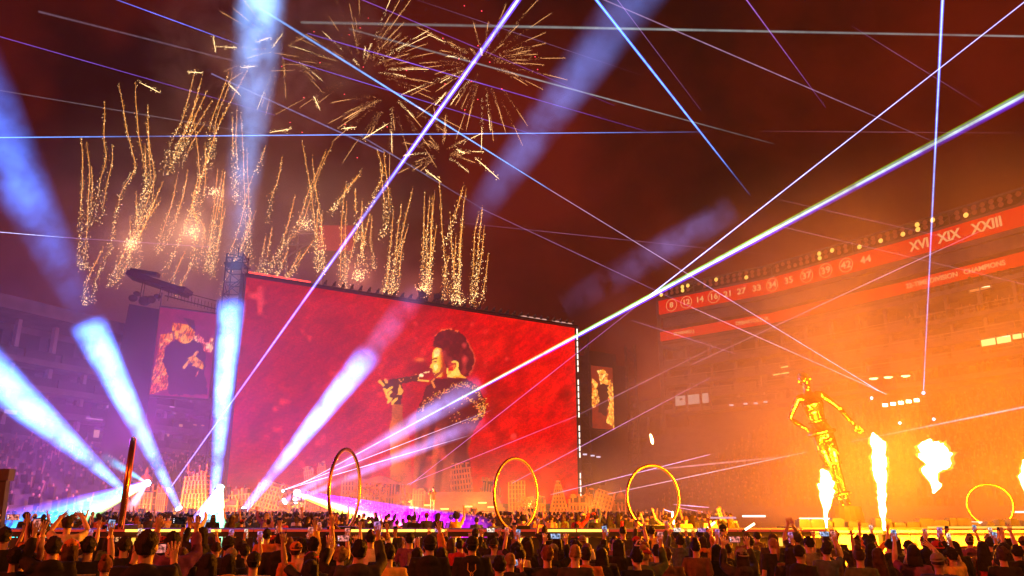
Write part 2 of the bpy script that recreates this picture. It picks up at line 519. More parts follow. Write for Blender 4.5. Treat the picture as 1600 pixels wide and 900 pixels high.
bowl_crowd('seated_crowd', stand, FAC[2:7], 2.2, 14.6, 26, 22, .5, 'dense seated crowd filling the lower bowl of the right stand', 1.2)
bowl_crowd('suite_crowd', stand, FAC[2:7], 17.5, 17.6, .8, 2, -.2, 'row of spectators leaning on the club level rail of the right stand', 1.3, 4)
bowl_crowd('balcony_crowd', stand, FAC[3:7], 24.7, 24.8, .6, 2, -.2, 'row of spectators standing on the upper suite balconies of the right stand', 1.1, 5)
bowl_crowd('balcony_crowd', stand, FAC[3:7], 28.2, 28.3, .6, 2, -.2, 'row of spectators on the balcony just below the lower red ribbon', .8, 6)
P('club_glass_rail', poly_band(MB(), FP, 17.5, 18.3, .06, .35), glass_dark, stand)

# two dome lamps and a row of blinders fixed to the right stand
for (px, py) in ((1365, 591), (1388, 589), (1415, 587)):
    p = at(px, py, 92)
    t = empty('dome_lamp', p, 'bright hanging dome lamp, %s from the left under the club level' % ordinal({1365: 0, 1388: 1, 1415: 2}[px]), 'lamp', 'dome lamps under the club level')
    MB().rings([(0, 0, .45, .12, .12), (0, 0, .3, .5, .5), (0, 0, 0, .72, .72)], 14).build('shade', grey_steel, t, True)
    MB().ell((0, 0, -.02), (.5, .5, .16), 12, 6).build('bulb', glow('bulb_warm', (1, .72, .3), 6), t)
for i in range(5):
    p = at(1383 + i * 12.3, 633 - i * 1.9, 80)
    t = empty('blinder_lamp', p, '%s of five square white blinder lamps in a row above the seats' % ordinal(i), 'lamp', 'row of five blinder lamps')
    MB().box((0, .15, 0), (.62, .25, .4)).build('housing', black_paint, t)
    MB().box((0, -.01, 0), (.5, .06, .3)).build('lens', glow('blinder_white', (1, .86, .5), 14), t)
    if i == 2: lamp('blinder_light', t, (0, -.6, 0), (1, .4, .08), 400, .6)
rail = empty('lighting_rail', at(1408, 640, 80.4), 'dark rail under the five blinder lamps', 'rail')
MB().bar((-2.4, 0, 0), (2.4, 0, .55), .12).build('rail_bar', black_steel, rail)
MB().bar((-2.0, 0, -9), (-2.0, 0, .2), .1).bar((2.0, 0, -9), (2.0, 0, .5), .1).build('rail_post', black_steel, rail)['kind'] = 'stuff'
# ================================================================== LEFT STAND
LP = [(-40, 100), (-44, 88), (-50, 74), (-58, 60), (-66, 48), (-70, 25), (-66, -5), (-50, -30)]
lst = empty('stadium_stand', (-50, 74, 0), 'long low stadium stand hidden in purple haze at the left', 'stadium stand')
FLIP[0] = True    # here the polyline runs the other way round
LPr = LP
FLIP[0] = True
for z in (8.6, 11.2, 13.6, 16.2, 21.0):
    P('floor_slab', poly_band(MB(), LP, z - .3, z + .3, 5, .3), dark_concrete, lst)
P('back_wall', poly_band(MB(), LP, 0, 21.4, .5, -4.8), dark_concrete, lst)
P('roof_rim', poly_band(MB(), LP, 20.6, 21.9, 7, 1.4), dark_concrete, lst)
def bput(name, me, p, d, z, parent, out):
    q = Vector((p.x - d.y * out, p.y + d.x * out, z))
    o = link(name, me, parent); o.matrix_basis = Matrix.Translation(-parent.location) @ Matrix.Translation(q) @ Matrix.Rotation(math.atan2(d.y, d.x) + PI, 4, 'Z')
    return o
pan_dark = MB().box((0, 0, 0), (3.3, .14, .95)).mesh('front_panel', black_paint)
for k, (p, d) in enumerate(along(LP[:5], 4.1)):
    for z, h in ((8.9, 2.3), (11.5, 2.1), (13.9, 2.3), (16.5, 4.2)):
        bput('column', col_me, p, d, z + h * .45, lst, -1).scale = (1, 1, h / 2.4)
        bput('suite_window', win_me, p + d * 2, d, z + h * .5, lst, -2.6)
        bput('front_panel', pan_dark, p + d * 2, d, z + .4, lst, 0)
lamp('added_wash_lamp', lst, (-60 + 50, -12 - 74, 23), (1, .085, .02), WASH_W * 2.3, .5, math.radians(46), (-6 + 60, 13 + 12, 1.5 - 23))  # unseen red lamp added to light the crowd from behind
warm_small = glow('warm_small', (1, .5, .3), .45); pink_small = glow('pink_small', (.9, .45, .75), .45)
for i, (px, py, w, h, m) in enumerate(((146, 678, .6, .8, warm_small), (143, 655, 2.0, .12, pink_small), (12, 644, 1.2, .4, pink_small), (278, 665, .5, .3, warm_small), (300, 664, .5, .14, warm_small), (312, 665, .4, .12, warm_small), (232, 660, .7, .12, pink_small), (264, 636, .7, .14, pink_small), (268, 646, .4, .1, pink_small), (165, 636, .4, .3, pink_small), (183, 657, .4, .14, pink_small), (258, 680, .25, .3, warm_small))):
    p = None
    for a, b in zip(LP, LP[1:]):
        q = onplane(px, py, a, b); A = Vector(a); D = Vector(b) - A
        u = (Vector((q.x, q.y)) - A).dot(D) / D.length_squared
        if 0 <= u <= 1: p = q; d = D.normalized()
    if p is None: p = at(px, py, 95); d = Vector((-.3, -.95)).normalized()
    bput('lit_window', MB().box((0, 0, 0), (w, .12, h)).mesh('lit_window', m), Vector((p.x, p.y)), d, p.z, lst, .45)
o0 = poly_band
mbt = MB()
for r in range(16):
    poly_band(mbt, LP, 0, 1.8 + 6.2 * r / 15, 1.3, .6 + 20 * (1 - r / 15))
P('terrace', mbt, dark_concrete, lst)['kind'] = 'stuff'
FLIP[0] = False
bowl_crowd('seated_crowd', lst, [(-66, 48), (-58, 60), (-50, 74), (-44, 88), (-40, 100)], 1.8, 8, 20, 15, .6, 'dense seated crowd in the bowl of the left stand', .8, 9)
# ================================================================== FAR STAND behind the stage
FS = [(-62, 132), (-20, 150), (20, 146), (25, 131)]
fst = empty('stadium_stand', (-10, 148, 0), 'dark far stand behind the giant screen', 'stadium stand')
for z in (4, 7.5, 11, 14, 17.5):
    P('floor_slab', poly_band(MB(), FS, z - .35, z + .25, 5, .3), dark_concrete, fst)
P('back_wall', poly_band(MB(), FS, 0, 21, .5, -4.6), dark_concrete, fst)
for k, (p, d) in enumerate(along(FS, 5)):
    put('column', MB().box((0, 0, 0), (.5, .5, 17)).mesh('column', dark_concrete), p, d, 9, fst, -.6)
for i in range(8):
    p = at(984 + i * 5, 714 + .1 * i, 138)
    lamp_me = MB().box((0, 0, 0), (.26, .1, .12)).mesh('stair_light', glow('stair_warm', (1, .5, .15), .9))
    link('stair_light', lamp_me, fst, p - fst.location)
for i, (px, py) in enumerate(((914, 710), (926, 712), (935, 714), (1143, 633), (1165, 631), (1181, 630), (1196, 628))):
    p = at(px, py, 100)
    link('stair_light', MB().box((0, 0, 0), (.5, .1, .18)).mesh('stair_light', glow('stair_pale', (.8, .75, 1.0), 1.0)), fst, p - fst.location)
# grey lit hall opening left in the right stand
p, d, _ = fac_at(1092, 626)
hall = put('lit_room', MB().box((0, 0, 0), (6.2, .1, 1.5)).mesh('lit_room', glow('hall_grey', (.75, .68, .6), .5)), Vector((p.x, p.y)), d, p.z, stand, 2.0)
for s in (-3.2, -.9, 1.6, 3.2): MB().box((s, -.15, -.2), (.35, .3, 3.4)).build('column', concrete, hall)
MB().box((-1.9, -.15, .2), (.5, .2, .25)).build('ceiling_fan', black_paint, hall)

# ================================================================== MAIN SCREEN
SA, SB = (-29.8, 85.0), (9.0, 111.0)
sdir = Vector((SB[0] - SA[0], SB[1] - SA[1], 0)).normalized(); snrm = Vector((sdir.y, -sdir.x, 0))
def inside(X, Y, poly):
    r = np.zeros(X.shape, bool); j = len(poly) - 1
    for i in range(len(poly)):
        xi, yi = poly[i]; xj, yj = poly[j]
        r ^= ((yi > Y) != (yj > Y)) & (X < (xj - xi) * (Y - yi) / (yj - yi + 1e-9) + xi); j = i
    return r
def vnoise(X, Y, s, seed=0):
    """smooth value noise"""
    r = np.random.default_rng(seed); G = r.random((128, 128))
    x, y = X / s, Y / s; xi, yi = np.floor(x).astype(int), np.floor(y).astype(int)
    fx, fy = x - xi, y - yi; fx = fx * fx * (3 - 2 * fx); fy = fy * fy * (3 - 2 * fy)
    g = lambda a, b: G[a % 128, b % 128]
    return (g(xi, yi) * (1 - fx) + g(xi + 1, yi) * fx) * (1 - fy) + (g(xi, yi + 1) * (1 - fx) + g(xi + 1, yi + 1) * fx) * fy
Z7 = lambda pts: [(560 + a / 5, 480 + b / 5) for a, b in pts]
def seg_dist(X, Y, pts):
    d = np.full(X.shape, 1e9)
    for (x0, y0), (x1, y1) in zip(pts, pts[1:]):
        dx, dy = x1 - x0, y1 - y0; t = np.clip(((X - x0) * dx + (Y - y0) * dy) / (dx * dx + dy * dy + 1e-9), 0, 1)
        d = np.minimum(d, np.hypot(X - x0 - t * dx, Y - y0 - t * dy))
    return d
def singer(X, Y):
    n1, n2, n3 = vnoise(X, Y, 60, 1), vnoise(X, Y, 17, 2), vnoise(X, Y, 3, 3)
    side = np.clip((X - 400) / 480, 0, 1)
    R = .32 + .34 * side; R = R * (.62 + .44 * n1 + .20 * n2)
    sm = vnoise(X + Y * .6, Y - X * .3, 38, 5) * vnoise(X, Y, 22, 6)
    R = R * (1 - .45 * np.clip(sm * 2.2 - .7, 0, 1)) * (.80 + .35 * vnoise(X + Y, Y, 8, 9))
    R = R * (1 - .35 * np.clip((470 + (X - 385) * .145 - Y) / -40 + 1, 0, 1) * 0)
    C = np.stack([R, R * .002 + .004 * n2 * (n1 > .6), R * .004], -1)
    def paint(mask, col, k=None):
        col = np.array(col, float)
        w = mask.astype(float) if k is None else mask * k
        C[:] = C * (1 - w[..., None]) + col * w[..., None]
    wob = lambda a: (vnoise(X, Y, 6, 11) - .5) * a
    Xw, Yw = X + wob(3), Y + (vnoise(X, Y, 6, 12) - .5) * 3
    # lower body, jacket
    jac = Z7([(585, 560), (690, 552), (850, 555), (930, 620), (990, 720), (1000, 800), (960, 880), (900, 960), (860, 1100), (900, 1500), (420, 1500), (440, 1100), (450, 900), (455, 800), (500, 720), (530, 620)])
    paint(inside(Xw, Yw, jac), (.075, .003, .004), .93)
    fold = vnoise(X * 1.0 + Y * .12, Y * .12, 9, 8)
    low = np.clip((Y - 655) / 50, 0, 1) * inside(Xw, Yw, jac)
    paint(low * np.clip(fold * 2 - .7, 0, 1), (.62, .085, .012), .7)
    # arm column and forearm
    arm = Z7([(262, 745), (345, 760), (345, 900), (400, 1000), (420, 1500), (230, 1500), (255, 1200), (245, 950), (262, 850)])
    shade = np.clip((X - 610) / 32, 0, 1)
    armc = np.stack([.75 - .25 * shade, .15 - .11 * shade, .008 + 0 * shade], -1) * (.55 + .75 * n2)[..., None]
    m = inside(Xw, Yw, arm); C[m] = armc[m]
    # glove, fingers and mic
    paint(inside(Xw, Yw, Z7([(170, 580), (250, 570), (340, 545), (480, 530), (480, 575), (345, 600), (345, 690), (330, 760), (262, 760), (235, 720)])), (.085, .012, .006))
    for f in ([(165, 580), (195, 610)], [(205, 640), (240, 725)], [(218, 660), (262, 625)], [(222, 700), (255, 660)], [(230, 745), (255, 715)], [(212, 568), (222, 585)], [(265, 750), (285, 725), (300, 716)]):
        paint(seg_dist(X, Y, Z7(f)) < 1.7 + .6 * n3, (1.0, .42, .04))
    paint(inside(Xw, Yw, Z7([(325, 590), (347, 660), (335, 690), (305, 680)])), (.85, .33, .03))
    sp = (n3 > .80) & (seg_dist(X, Y, Z7([(340, 560), (480, 545)])) < 5); paint(sp, (.9, .3, .06))
    paint(np.hypot(X - 658, Y - 586.5) < 3.2, (1.0, .72, .35))
    paint(seg_dist(X, Y, Z7([(515, 511), (551, 506)])) < 1.0, (1.0, .66, .25))
    paint(seg_dist(X, Y, Z7([(470, 572), (545, 577)])) < 1.4, (.95, .40, .06))
    # hair
    hair = Z7([(583, 300), (592, 250), (610, 215), (650, 183), (710, 168), (780, 186), (840, 236), (886, 318), (908, 400), (900, 470), (868, 528), (838, 545), (795, 525), (772, 440), (735, 430), (712, 470), (690, 480), (668, 420), (655, 360), (640, 322), (598, 312)])
    hw = (X + (vnoise(X, Y, 3, 21) - .5) * 2.4, Y + (vnoise(X, Y, 3, 22) - .5) * 2.4)
    hm = inside(hw[0], hw[1], hair)
    paint(hm, (.105, .004, .006)); paint(hm * np.clip(vnoise(X, Y, 5, 23) * 2 - 1, 0, 1), (.26, .008, .006), .5)
    rim = seg_dist(hw[0], hw[1], Z7([(600, 225), (650, 180), (715, 168), (785, 188)])) < 1.1; paint(rim * (n3 > .4), (.75, .10, .03))
    rim = seg_dist(hw[0], hw[1], Z7([(850, 260), (900, 360), (910, 420), (895, 480), (865, 525)])) < 1.2; paint(rim, (.62, .05, .02), .8)
    # face, shaded towards the cheek
    face = Z7([(587, 335), (612, 316), (650, 320), (662, 365), (672, 430), (692, 480), (692, 522), (652, 545), (612, 549), (594, 532), (580, 512), (584, 497), (558, 474), (560, 455), (575, 440), (580, 405), (574, 372)])
    fm = inside(X, Y, face)
    k = np.clip((X - 685.5 - (Y - 570) * .04) / 7.5, 0, 1)
    fc = np.stack([1.0 - .62 * k, (.44 * (1 - k) ** 1.3 + .010), .035 * (1 - k) ** 2 + .003], -1) * (.86 + .28 * n2)[..., None]
    C[fm] = fc[fm]
    for f, w, c in (([(577, 408), (615, 398)], 1.2, (.25, .03, .01)), ([(588, 428), (612, 424)], .9, (.30, .05, .01)), ([(566, 478), (578, 484)], .9, (.35, .06, .01)), ([(583, 512), (600, 520)], 1.2, (.40, .05, .02)), ([(600, 540), (640, 510), (668, 470)], 2.2, (.36, .035, .01))):
        paint(seg_dist(X, Y, Z7(f)) < w, c)
    paint(inside(X, Y, Z7([(590, 345), (620, 325), (640, 340), (630, 380), (592, 395)])), (1.0, .78, .28), .7)
    paint(inside(X, Y, Z7([(588, 450), (612, 440), (622, 470), (606, 500), (592, 490)])), (1.0, .74, .25), .7)
    # neck and ear
    nk = inside(X, Y, Z7([(690, 500), (745, 495), (775, 470), (800, 525), (845, 553), (695, 555)])); paint(nk, (.95, .34, .02)); paint(nk * (n2 > .55), (1.0, .62, .12), .6)
    paint(inside(X, Y, Z7([(690, 478), (705, 475), (700, 520), (690, 520)])), (1.0, .5, .06))
    paint(seg_dist(X, Y, Z7([(738, 428), (758, 424), (774, 440), (774, 468), (758, 490), (738, 505)])) < 1.6, (1.0, .52, .06))
    paint(seg_dist(X, Y, Z7([(735, 462), (752, 455), (745, 482)])) < 1.2, (.75, .2, .03))
    # sparkles on the jacket
    r = np.random.default_rng(5)
    for band, num, sp_ in ((Z7([(690, 650), (760, 610), (830, 600), (900, 630), (960, 700), (990, 760), (985, 820), (930, 870), (870, 890)]), 190, 3.2),
                       (Z7([(480, 810), (510, 760), (560, 720), (640, 670), (700, 640)]), 80, 3.6), (Z7([(815, 700), (880, 730), (940, 780), (950, 840)]), 90, 2.4),
                       (Z7([(700, 770), (780, 850), (880, 860), (700, 900)]), 30, 9)):
        for _ in range(num):
            i = r.integers(0, len(band) - 1); t = r.random()
            cx = band[i][0] * (1 - t) + band[i + 1][0] * t + r.normal(0, sp_); cy = band[i][1] * (1 - t) + band[i + 1][1] * t + r.normal(0, sp_ * .7)
            paint((np.abs(X - cx) < r.uniform(.4, 1.0)) & (np.abs(Y - cy) < r.uniform(.4, .9)), (r.uniform(.7, 1), r.uniform(.12, .45), r.uniform(.01, .1)))
    paint((seg_dist(X, Y, Z7([(690, 552), (840, 556)])) < .8), (.25, .02, .01))
    for f in ([(590, 560), (575, 580), (595, 625)],): paint(seg_dist(X, Y, Z7(f)) < 1.5, (.7, .18, .03))
    # stray orange smoke flecks
    paint(np.exp(-((X - 656) / 7) ** 2 - ((Y - 562) / 3) ** 2), (.9, .16, .03), .8)
    paint(np.clip(vnoise(X, Y, 11, 31) * vnoise(X, Y, 40, 32) * 3 - 1.45, 0, 1), (.9, .05, .04), .6)
    C *= (.80 + .4 * vnoise(X, Y, 1.7, 41))[..., None]
    C *= (1 - .10 * ((Y * .9).astype(int) % 2))[..., None]
    return C
def picture(name, a, b, z0, z1, nx, nz_, fn, m, parent):
    u = np.linspace(0, 1, nx + 1); w = np.linspace(0, 1, nz_ + 1)
    U, V = np.meshgrid(u, w)
    pts = np.stack([a[0] + (b[0] - a[0]) * U, a[1] + (b[1] - a[1]) * U, z0 + (z1 - z0) * V], -1)
    X, Y = pxl(pts); C = fn(X, Y)
    me = bpy.data.meshes.new(name)
    pl = Vector(parent.location); loc = pts.reshape(-1, 3) - np.array(pl)
    idx = np.arange((nx + 1) * (nz_ + 1)).reshape(nz_ + 1, nx + 1)
    f = np.stack([idx[:-1, :-1], idx[:-1, 1:], idx[1:, 1:], idx[1:, :-1]], -1).reshape(-1, 4)
    me.from_pydata(loc.tolist(), [], f.tolist()); me.update()
    at_ = me.color_attributes.new('picture', 'FLOAT_COLOR', 'POINT')
    rgba = np.ones((len(loc), 4)); rgba[:, :3] = C.reshape(-1, 3)
    at_.data.foreach_set('color', rgba.ravel().astype(np.float32))
    me.materials.append(m)
    return link(name, me, parent)
scr = empty('video_screen', ((SA[0] + SB[0]) / 2, (SA[1] + SB[1]) / 2, 0), 'giant red video screen showing a singer in profile with a microphone', 'video screen')
picture('display', SA, SB, 2.6, 27.0, 400, 230, singer, vglow('screen_picture', 1.45, True), scr)
def scr_box(name, u0, u1, z0, z1, t0, t1, m, parent=scr):
    """box on the screen plane: u metres from the left edge, depth t0..t1 in front of the face"""
    a = Vector(SA + (0,)) + sdir * u0; b = Vector(SA + (0,)) + sdir * u1
    poly = [a + snrm * t0 + Vector((0, 0, z0)), b + snrm * t0 + Vector((0, 0, z0)), b + snrm * t0 + Vector((0, 0, z1)), a + snrm * t0 + Vector((0, 0, z1))]
    return P(name, MB().prism(poly, (0, 0, 0), snrm * (t1 - t0)), m, parent)
LS = 46.71
scr_box('cabinet_back', -.2, LS + .2, 2.0, 27.05, -1.2, -.06, black_paint)
scr_box('top_walkway', -.3, LS + .3, 27.1, 27.35, -1.4, .5, black_steel)
led_red = glow('led_red', (1, .06, .04), 2.6); led_white = glow('led_white', (1, .85, .7), 2.2)
for u0, u1 in ((.1, 2.6), (2.8, 5.6), (5.8, 7.2)): scr_box('edge_light', u0, u1, 27.4, 27.55, .35, .5, led_red)
for u0, u1 in ((37, 41.5), (42.5, 46)): scr_box('edge_light', u0, u1, 27.4, 27.5, .35, .5, glow('led_dim', (1, .5, .4), .8))
for k in range(26):
    z = 3.2 + k * .92
    if k in (4, 5, 11, 18): continue
    scr_box('edge_light', LS + .35, LS + .47, z, z + .72, .0, .12, led_white)
for k in range(34):
    u = 9 + k * 1.12
    a = Vector(SA + (0,)) + sdir * u + Vector((0, 0, 27.3)) - Vector((0, 0, 0))
    P('outrigger', MB().bar(a - snrm * .6, a + snrm * .9 + Vector((0, 0, .55)), .16).box(a + snrm * .6 + Vector((0, 0, .25)), (.35, .35, .3)), black_steel, scr)
P('side_frame', MB().bar(Vector(SB + (2.,)) + sdir * .6, Vector(SB + (27.3,)) + sdir * .6, .35), black_steel, scr)
P('side_frame', MB().bar(Vector(SA + (2.,)) - sdir * .4, Vector(SA + (27.3,)) - sdir * .4, .35), black_steel, scr)
# sparkler lights on top of the screen
# follow-spot robots on top of the screen
for i, px in enumerate((660, 684)):
    u = (onplane(px, 462, SA, SB) - Vector(SA + (0,))).dot(sdir); a = Vector(SA + (0,)) + sdir * u + Vector((0, 0, 27.35))
    t = empty('moving_head', a, 'black moving head lamp on top of the giant screen, %s of a pair' % ('left' if i == 0 else 'right'), 'stage lamp', 'pair of moving heads on the screen')
    MB().box((0, 0, .2), (.8, .8, .4)).build('base', black_paint, t)
    MB().box((-.45, 0, .9), (.12, .4, 1.1)).box((.45, 0, .9), (.12, .4, 1.1)).build('yoke', black_paint, t)
    MB().tube([(0, -.5, .9), (0, .1, 1.0), (0, .7, 1.3)], [.42, .45, .3], 12).build('lamp_head', black_paint, t)
    MB().tube([(0, 0, 1.2), (-.7 if i == 0 else .8, .3, 2.3)], [.06, .05], 6).build('antenna', black_paint, t)

# ---------------- side screens (IMAG) with figures
def guitarist(X, Y):
    n2, n3 = vnoise(X, Y, 9, 51), vnoise(X, Y, 2.5, 52)
    C = np.stack([.16 + .10 * n2, .010 + .004 * n2, .05 + .02 * n2], -1)
    Z5 = lambda pts: [(a / 3, 350 + b / 3) for a, b in pts]
    Xw, Yw = X + (vnoise(X, Y, 4, 53) - .5) * 3, Y + (vnoise(X, Y, 4, 54) - .5) * 3
    def paint(m, c, k=1.0):
        w = m.astype(float) * k; C[:] = C * (1 - w[..., None]) + np.array(c) * w[..., None]
    m = inside(Xw, Yw, Z5([(750, 520), (815, 505), (810, 545), (770, 580), (775, 640), (790, 720), (780, 775), (700, 800)])); paint(m, (.72, .06, .02)); paint(m & (n2 > .5), (.95, .16, .01)); paint(m & (n3 > .75), (1, .35, .06))
    m = inside(Xw, Yw, Z5([(905, 530), (950, 500), (1000, 540), (995, 600), (950, 600)])); paint(m & (n2 > .35), (.9, .14, .12)); paint(m & (n2 > .62), (1, .42, .2))
    paint(inside(Xw, Yw, Z5([(780, 580), (820, 545), (900, 540), (945, 560), (965, 620), (960, 700), (975, 800), (790, 800), (785, 700), (760, 640)])), (.045, .008, .045))
    m = inside(X + (vnoise(X, Y, 3, 55) - .5) * 4, Y, Z5([(805, 462), (850, 468), (905, 475), (915, 530), (880, 560), (850, 560), (815, 530)])); paint(m, (.85, .12, .005)); paint(m & (n2 > .45), (1, .26, .01))
    paint(inside(X, Y, Z5([(840, 510), (880, 520), (880, 555), (850, 560)])), (1, .28, .02))
    paint(inside(Xw, Yw, Z5([(860, 440), (910, 450), (915, 500), (890, 480)])), (.05, .006, .02))
    paint(seg_dist(X, Y, Z5([(862, 672), (925, 600)])) < 2.2, (.95, .28, .05)); paint(inside(Xw, Yw, Z5([(880, 630), (915, 620), (955, 650), (950, 680), (905, 665)])), (1, .28, .03))
    paint(seg_dist(X, Y, Z5([(930, 690), (918, 715)])) < 1, (.8, .2, .1))
    st = vnoise(X * 2.2 + Y * .6, Y * .7, 3.0, 57)
    bright = C[..., 0] > .5
    C[bright & (st < .40)] *= np.array([.45, .25, .3])
    C[bright & (st > .66)] *= np.array([1.0, 1.45, 1.6])
    C *= (.80 + .4 * vnoise(X, Y, 1.2, 56))[..., None]
    return C
def guitarist2(X, Y):
    n2, n3 = vnoise(X, Y, 7, 61), vnoise(X, Y, 2.2, 62)
    C = np.stack([.13 + .06 * n2, .012 + .004 * n2, .006 + 0 * n2], -1)
    Z = lambda pts: [(800 + a / 3, 600 + b / 3) for a, b in pts]
    Xw, Yw = X + (vnoise(X, Y, 3, 63) - .5) * 3, Y + (vnoise(X, Y, 3, 64) - .5) * 3
    def paint(m, c, k=1.0):
        w = m.astype(float) * k; C[:] = C * (1 - w[..., None]) + np.array(c) * w[..., None]
    m = inside(Xw, Yw, Z([(375, -30), (400, 0), (415, 60), (400, 100), (376, 110)])); paint(m, (.9, .25, .02)); paint(m & (n3 > .5), (1, .5, .08))
    m = inside(Xw, Yw, Z([(400, -60), (430, -70), (450, -40), (445, 0), (420, 10)])); paint(m, (.95, .30, .03)); paint(m & (n3 > .55), (1, .6, .15))
    m = inside(Xw, Yw, Z([(440, -30), (478, 0), (478, 210), (440, 180), (455, 100), (450, 20)])); paint(m, (.85, .22, .02)); paint(m & (n3 > .5), (1, .52, .08))
    paint(inside(Xw, Yw, Z([(395, 20), (420, 0), (450, 5), (452, 90), (440, 150), (405, 130), (412, 70)])), (.035, .006, .004))
    paint(inside(Xw, Yw, Z([(404, -148 + 20), (420, -150), (440, -120), (425, -95)])), (.22, .06, .35), .5)
    st = vnoise(X * 2 + Y * .5, Y * .8, 2.4, 67)
    bright = C[..., 0] > .5
    C[bright & (st < .42)] *= np.array([.4, .25, .3])
    C *= (.8 + .4 * vnoise(X, Y, 1.0, 66))[..., None]
    return C
def side_screen(label, pxs, py_top, py_bot, off, fn, st, nx, nz_):
    a = onplane(pxs[0], (py_top + py_bot) / 2, (SA[0] + snrm.x * off, SA[1] + snrm.y * off), (SB[0] + snrm.x * off, SB[1] + snrm.y * off))
    b = onplane(pxs[1], (py_top + py_bot) / 2, (SA[0] + snrm.x * off, SA[1] + snrm.y * off), (SB[0] + snrm.x * off, SB[1] + snrm.y * off))
    zt = onplane(pxs[0], py_top, a[:2], b[:2]).z; zb = onplane(pxs[0], py_bot, a[:2], b[:2]).z
    t = empty('video_screen', (a + b) / 2 * 1.0, label, 'video screen'); t.location.z = 0
    picture('display', a[:2], b[:2], zb, zt, nx, nz_, fn, vglow('side_picture', st), t)
    back = a - snrm * .05; w = b - a; w.z = 0
    poly = [Vector((q.x, q.y, z)) - snrm * .06 for q, z in ((a, zb - .2), (b, zb - .2), (b, zt + .2), (a, zt + .2))]
    P('cabinet_back', MB().prism(poly, (0, 0, 0), -snrm * .6), black_paint, t)
    for q in (a, b): P('hanging_cable', MB().bar((q.x, q.y, zt), (q.x, q.y, zt + 1.6), .08), black_steel, t)
    return a, b, zb, zt
LI = side_screen('narrow left side screen showing an orange lit guitarist in a black shirt', (242, 333), 479, 617, .4, guitarist, 1.15, 100, 140)
RI = side_screen('small right side screen showing an orange guitarist beside the giant screen', (924.5, 958.5), 571, 669, .4, guitarist2, 1.6, 40, 100)

# ---------------- towers
def lattice(mb, x, y, z0, z1, w, step, r=.06):
    c = [(x - w / 2, y - w / 2), (x + w / 2, y - w / 2), (x + w / 2, y + w / 2), (x - w / 2, y + w / 2)]
    for q in c: mb.bar(q + (z0,), q + (z1,), r * 1.6)
    z = z0
    k = 0
    while z < z1 - .1:
        zz = min(z + step, z1)
        for i in range(4):
            a, b = c[i], c[(i + 1) % 4]
            mb.bar(a + (z,), b + (z,), r); mb.bar(a + (z,), b + (zz,), r) if k % 2 else mb.bar(b + (z,), a + (zz,), r)
        z = zz; k += 1
p = at(368, 440, 88)
t = empty('truss_tower', (p.x, p.y, 0), 'tall steel lattice tower rising between the left side screen and the giant screen', 'truss tower')
zt = at(368, 400, 88).z
m_ = MB(); lattice(m_, 0, 0, 0, zt, 1.9, 1.5, .09); m_.build('lattice', black_steel, t)['kind'] = 'stuff'
MB().box((0, 0, zt - 1.2), (2.4, 2.4, .15)).build('platform', black_steel, t)
MB().tube([(0, 0, zt - .2), (0, 0, zt + 1.0)], .08, 6).build('mast', black_steel, t)
# loudspeaker scaffold and canopy at far left of the screen
p = at(222, 495, 84)
t = empty('scaffold_tower', (p.x, p.y, 0), 'dark scaffold block with sloping roof canopy left of the side screen', 'scaffold tower')
zt = p.z + .9
MB().add([(-2.6, -1, 0), (2.4, -1, 0), (2.4, 1, 0), (-2.6, 1, 0), (-1.1, -1, zt + .3), (2.2, -1, zt - .3), (2.2, 1, zt - .3), (-1.1, 1, zt + .3)], [(0, 3, 2, 1), (4, 5, 6, 7), (0, 1, 5, 4), (1, 2, 6, 5), (2, 3, 7, 6), (3, 0, 4, 7)]).build('scaffold_body', black_paint, t)
can = MB()
a = at(203, 431, 83) - t.location; b = at(292, 457, 84) - t.location
can.bar(a + Vector((0, 0, .1)), b + Vector((0, 0, -.1)), 2.6, .55).bar(a + Vector((.4, -.6, .4)), a + Vector((3.4, -.6, -.1)), .9, .4).bar(b + Vector((-2.4, 0, .5)), b + Vector((.2, 0, .1)), 2.2, .5)
can.build('canopy', black_steel, t)
for px in (218, 222, 248, 262):
    q = at(px, 470, 83.5) - t.location
    MB().bar(q, q + Vector((.1, 0, 2.2)), .07).build('hanger', black_steel, t)
sp = MB()
for px, py, r in ((208, 466, .5), (214, 459, .35), (226, 470, .7), (236, 468, .55), (246, 463, .35)):
    q = at(px, py, 83) - t.location; sp.ell(q, (r, .5, r * .8), 8, 6)
sp.build('winch_gear', black_paint, t)['kind'] = 'stuff'
hd = MB()
for k in range(15):
    q = at(262 + k * 5.2, 465 + k * 1.6, 84) - t.location; hd.bar(q, q + Vector((0, 0, .9)), .05)
q1 = at(258, 462, 84) - t.location; q2 = at(338, 483, 84) - t.location
hd.bar(q1, q2, .12).bar(q1 + Vector((0, 0, .9)), q2 + Vector((0, 0, .9)), .07)
hd.build('guard_rail', black_steel, t)['kind'] = 'stuff'
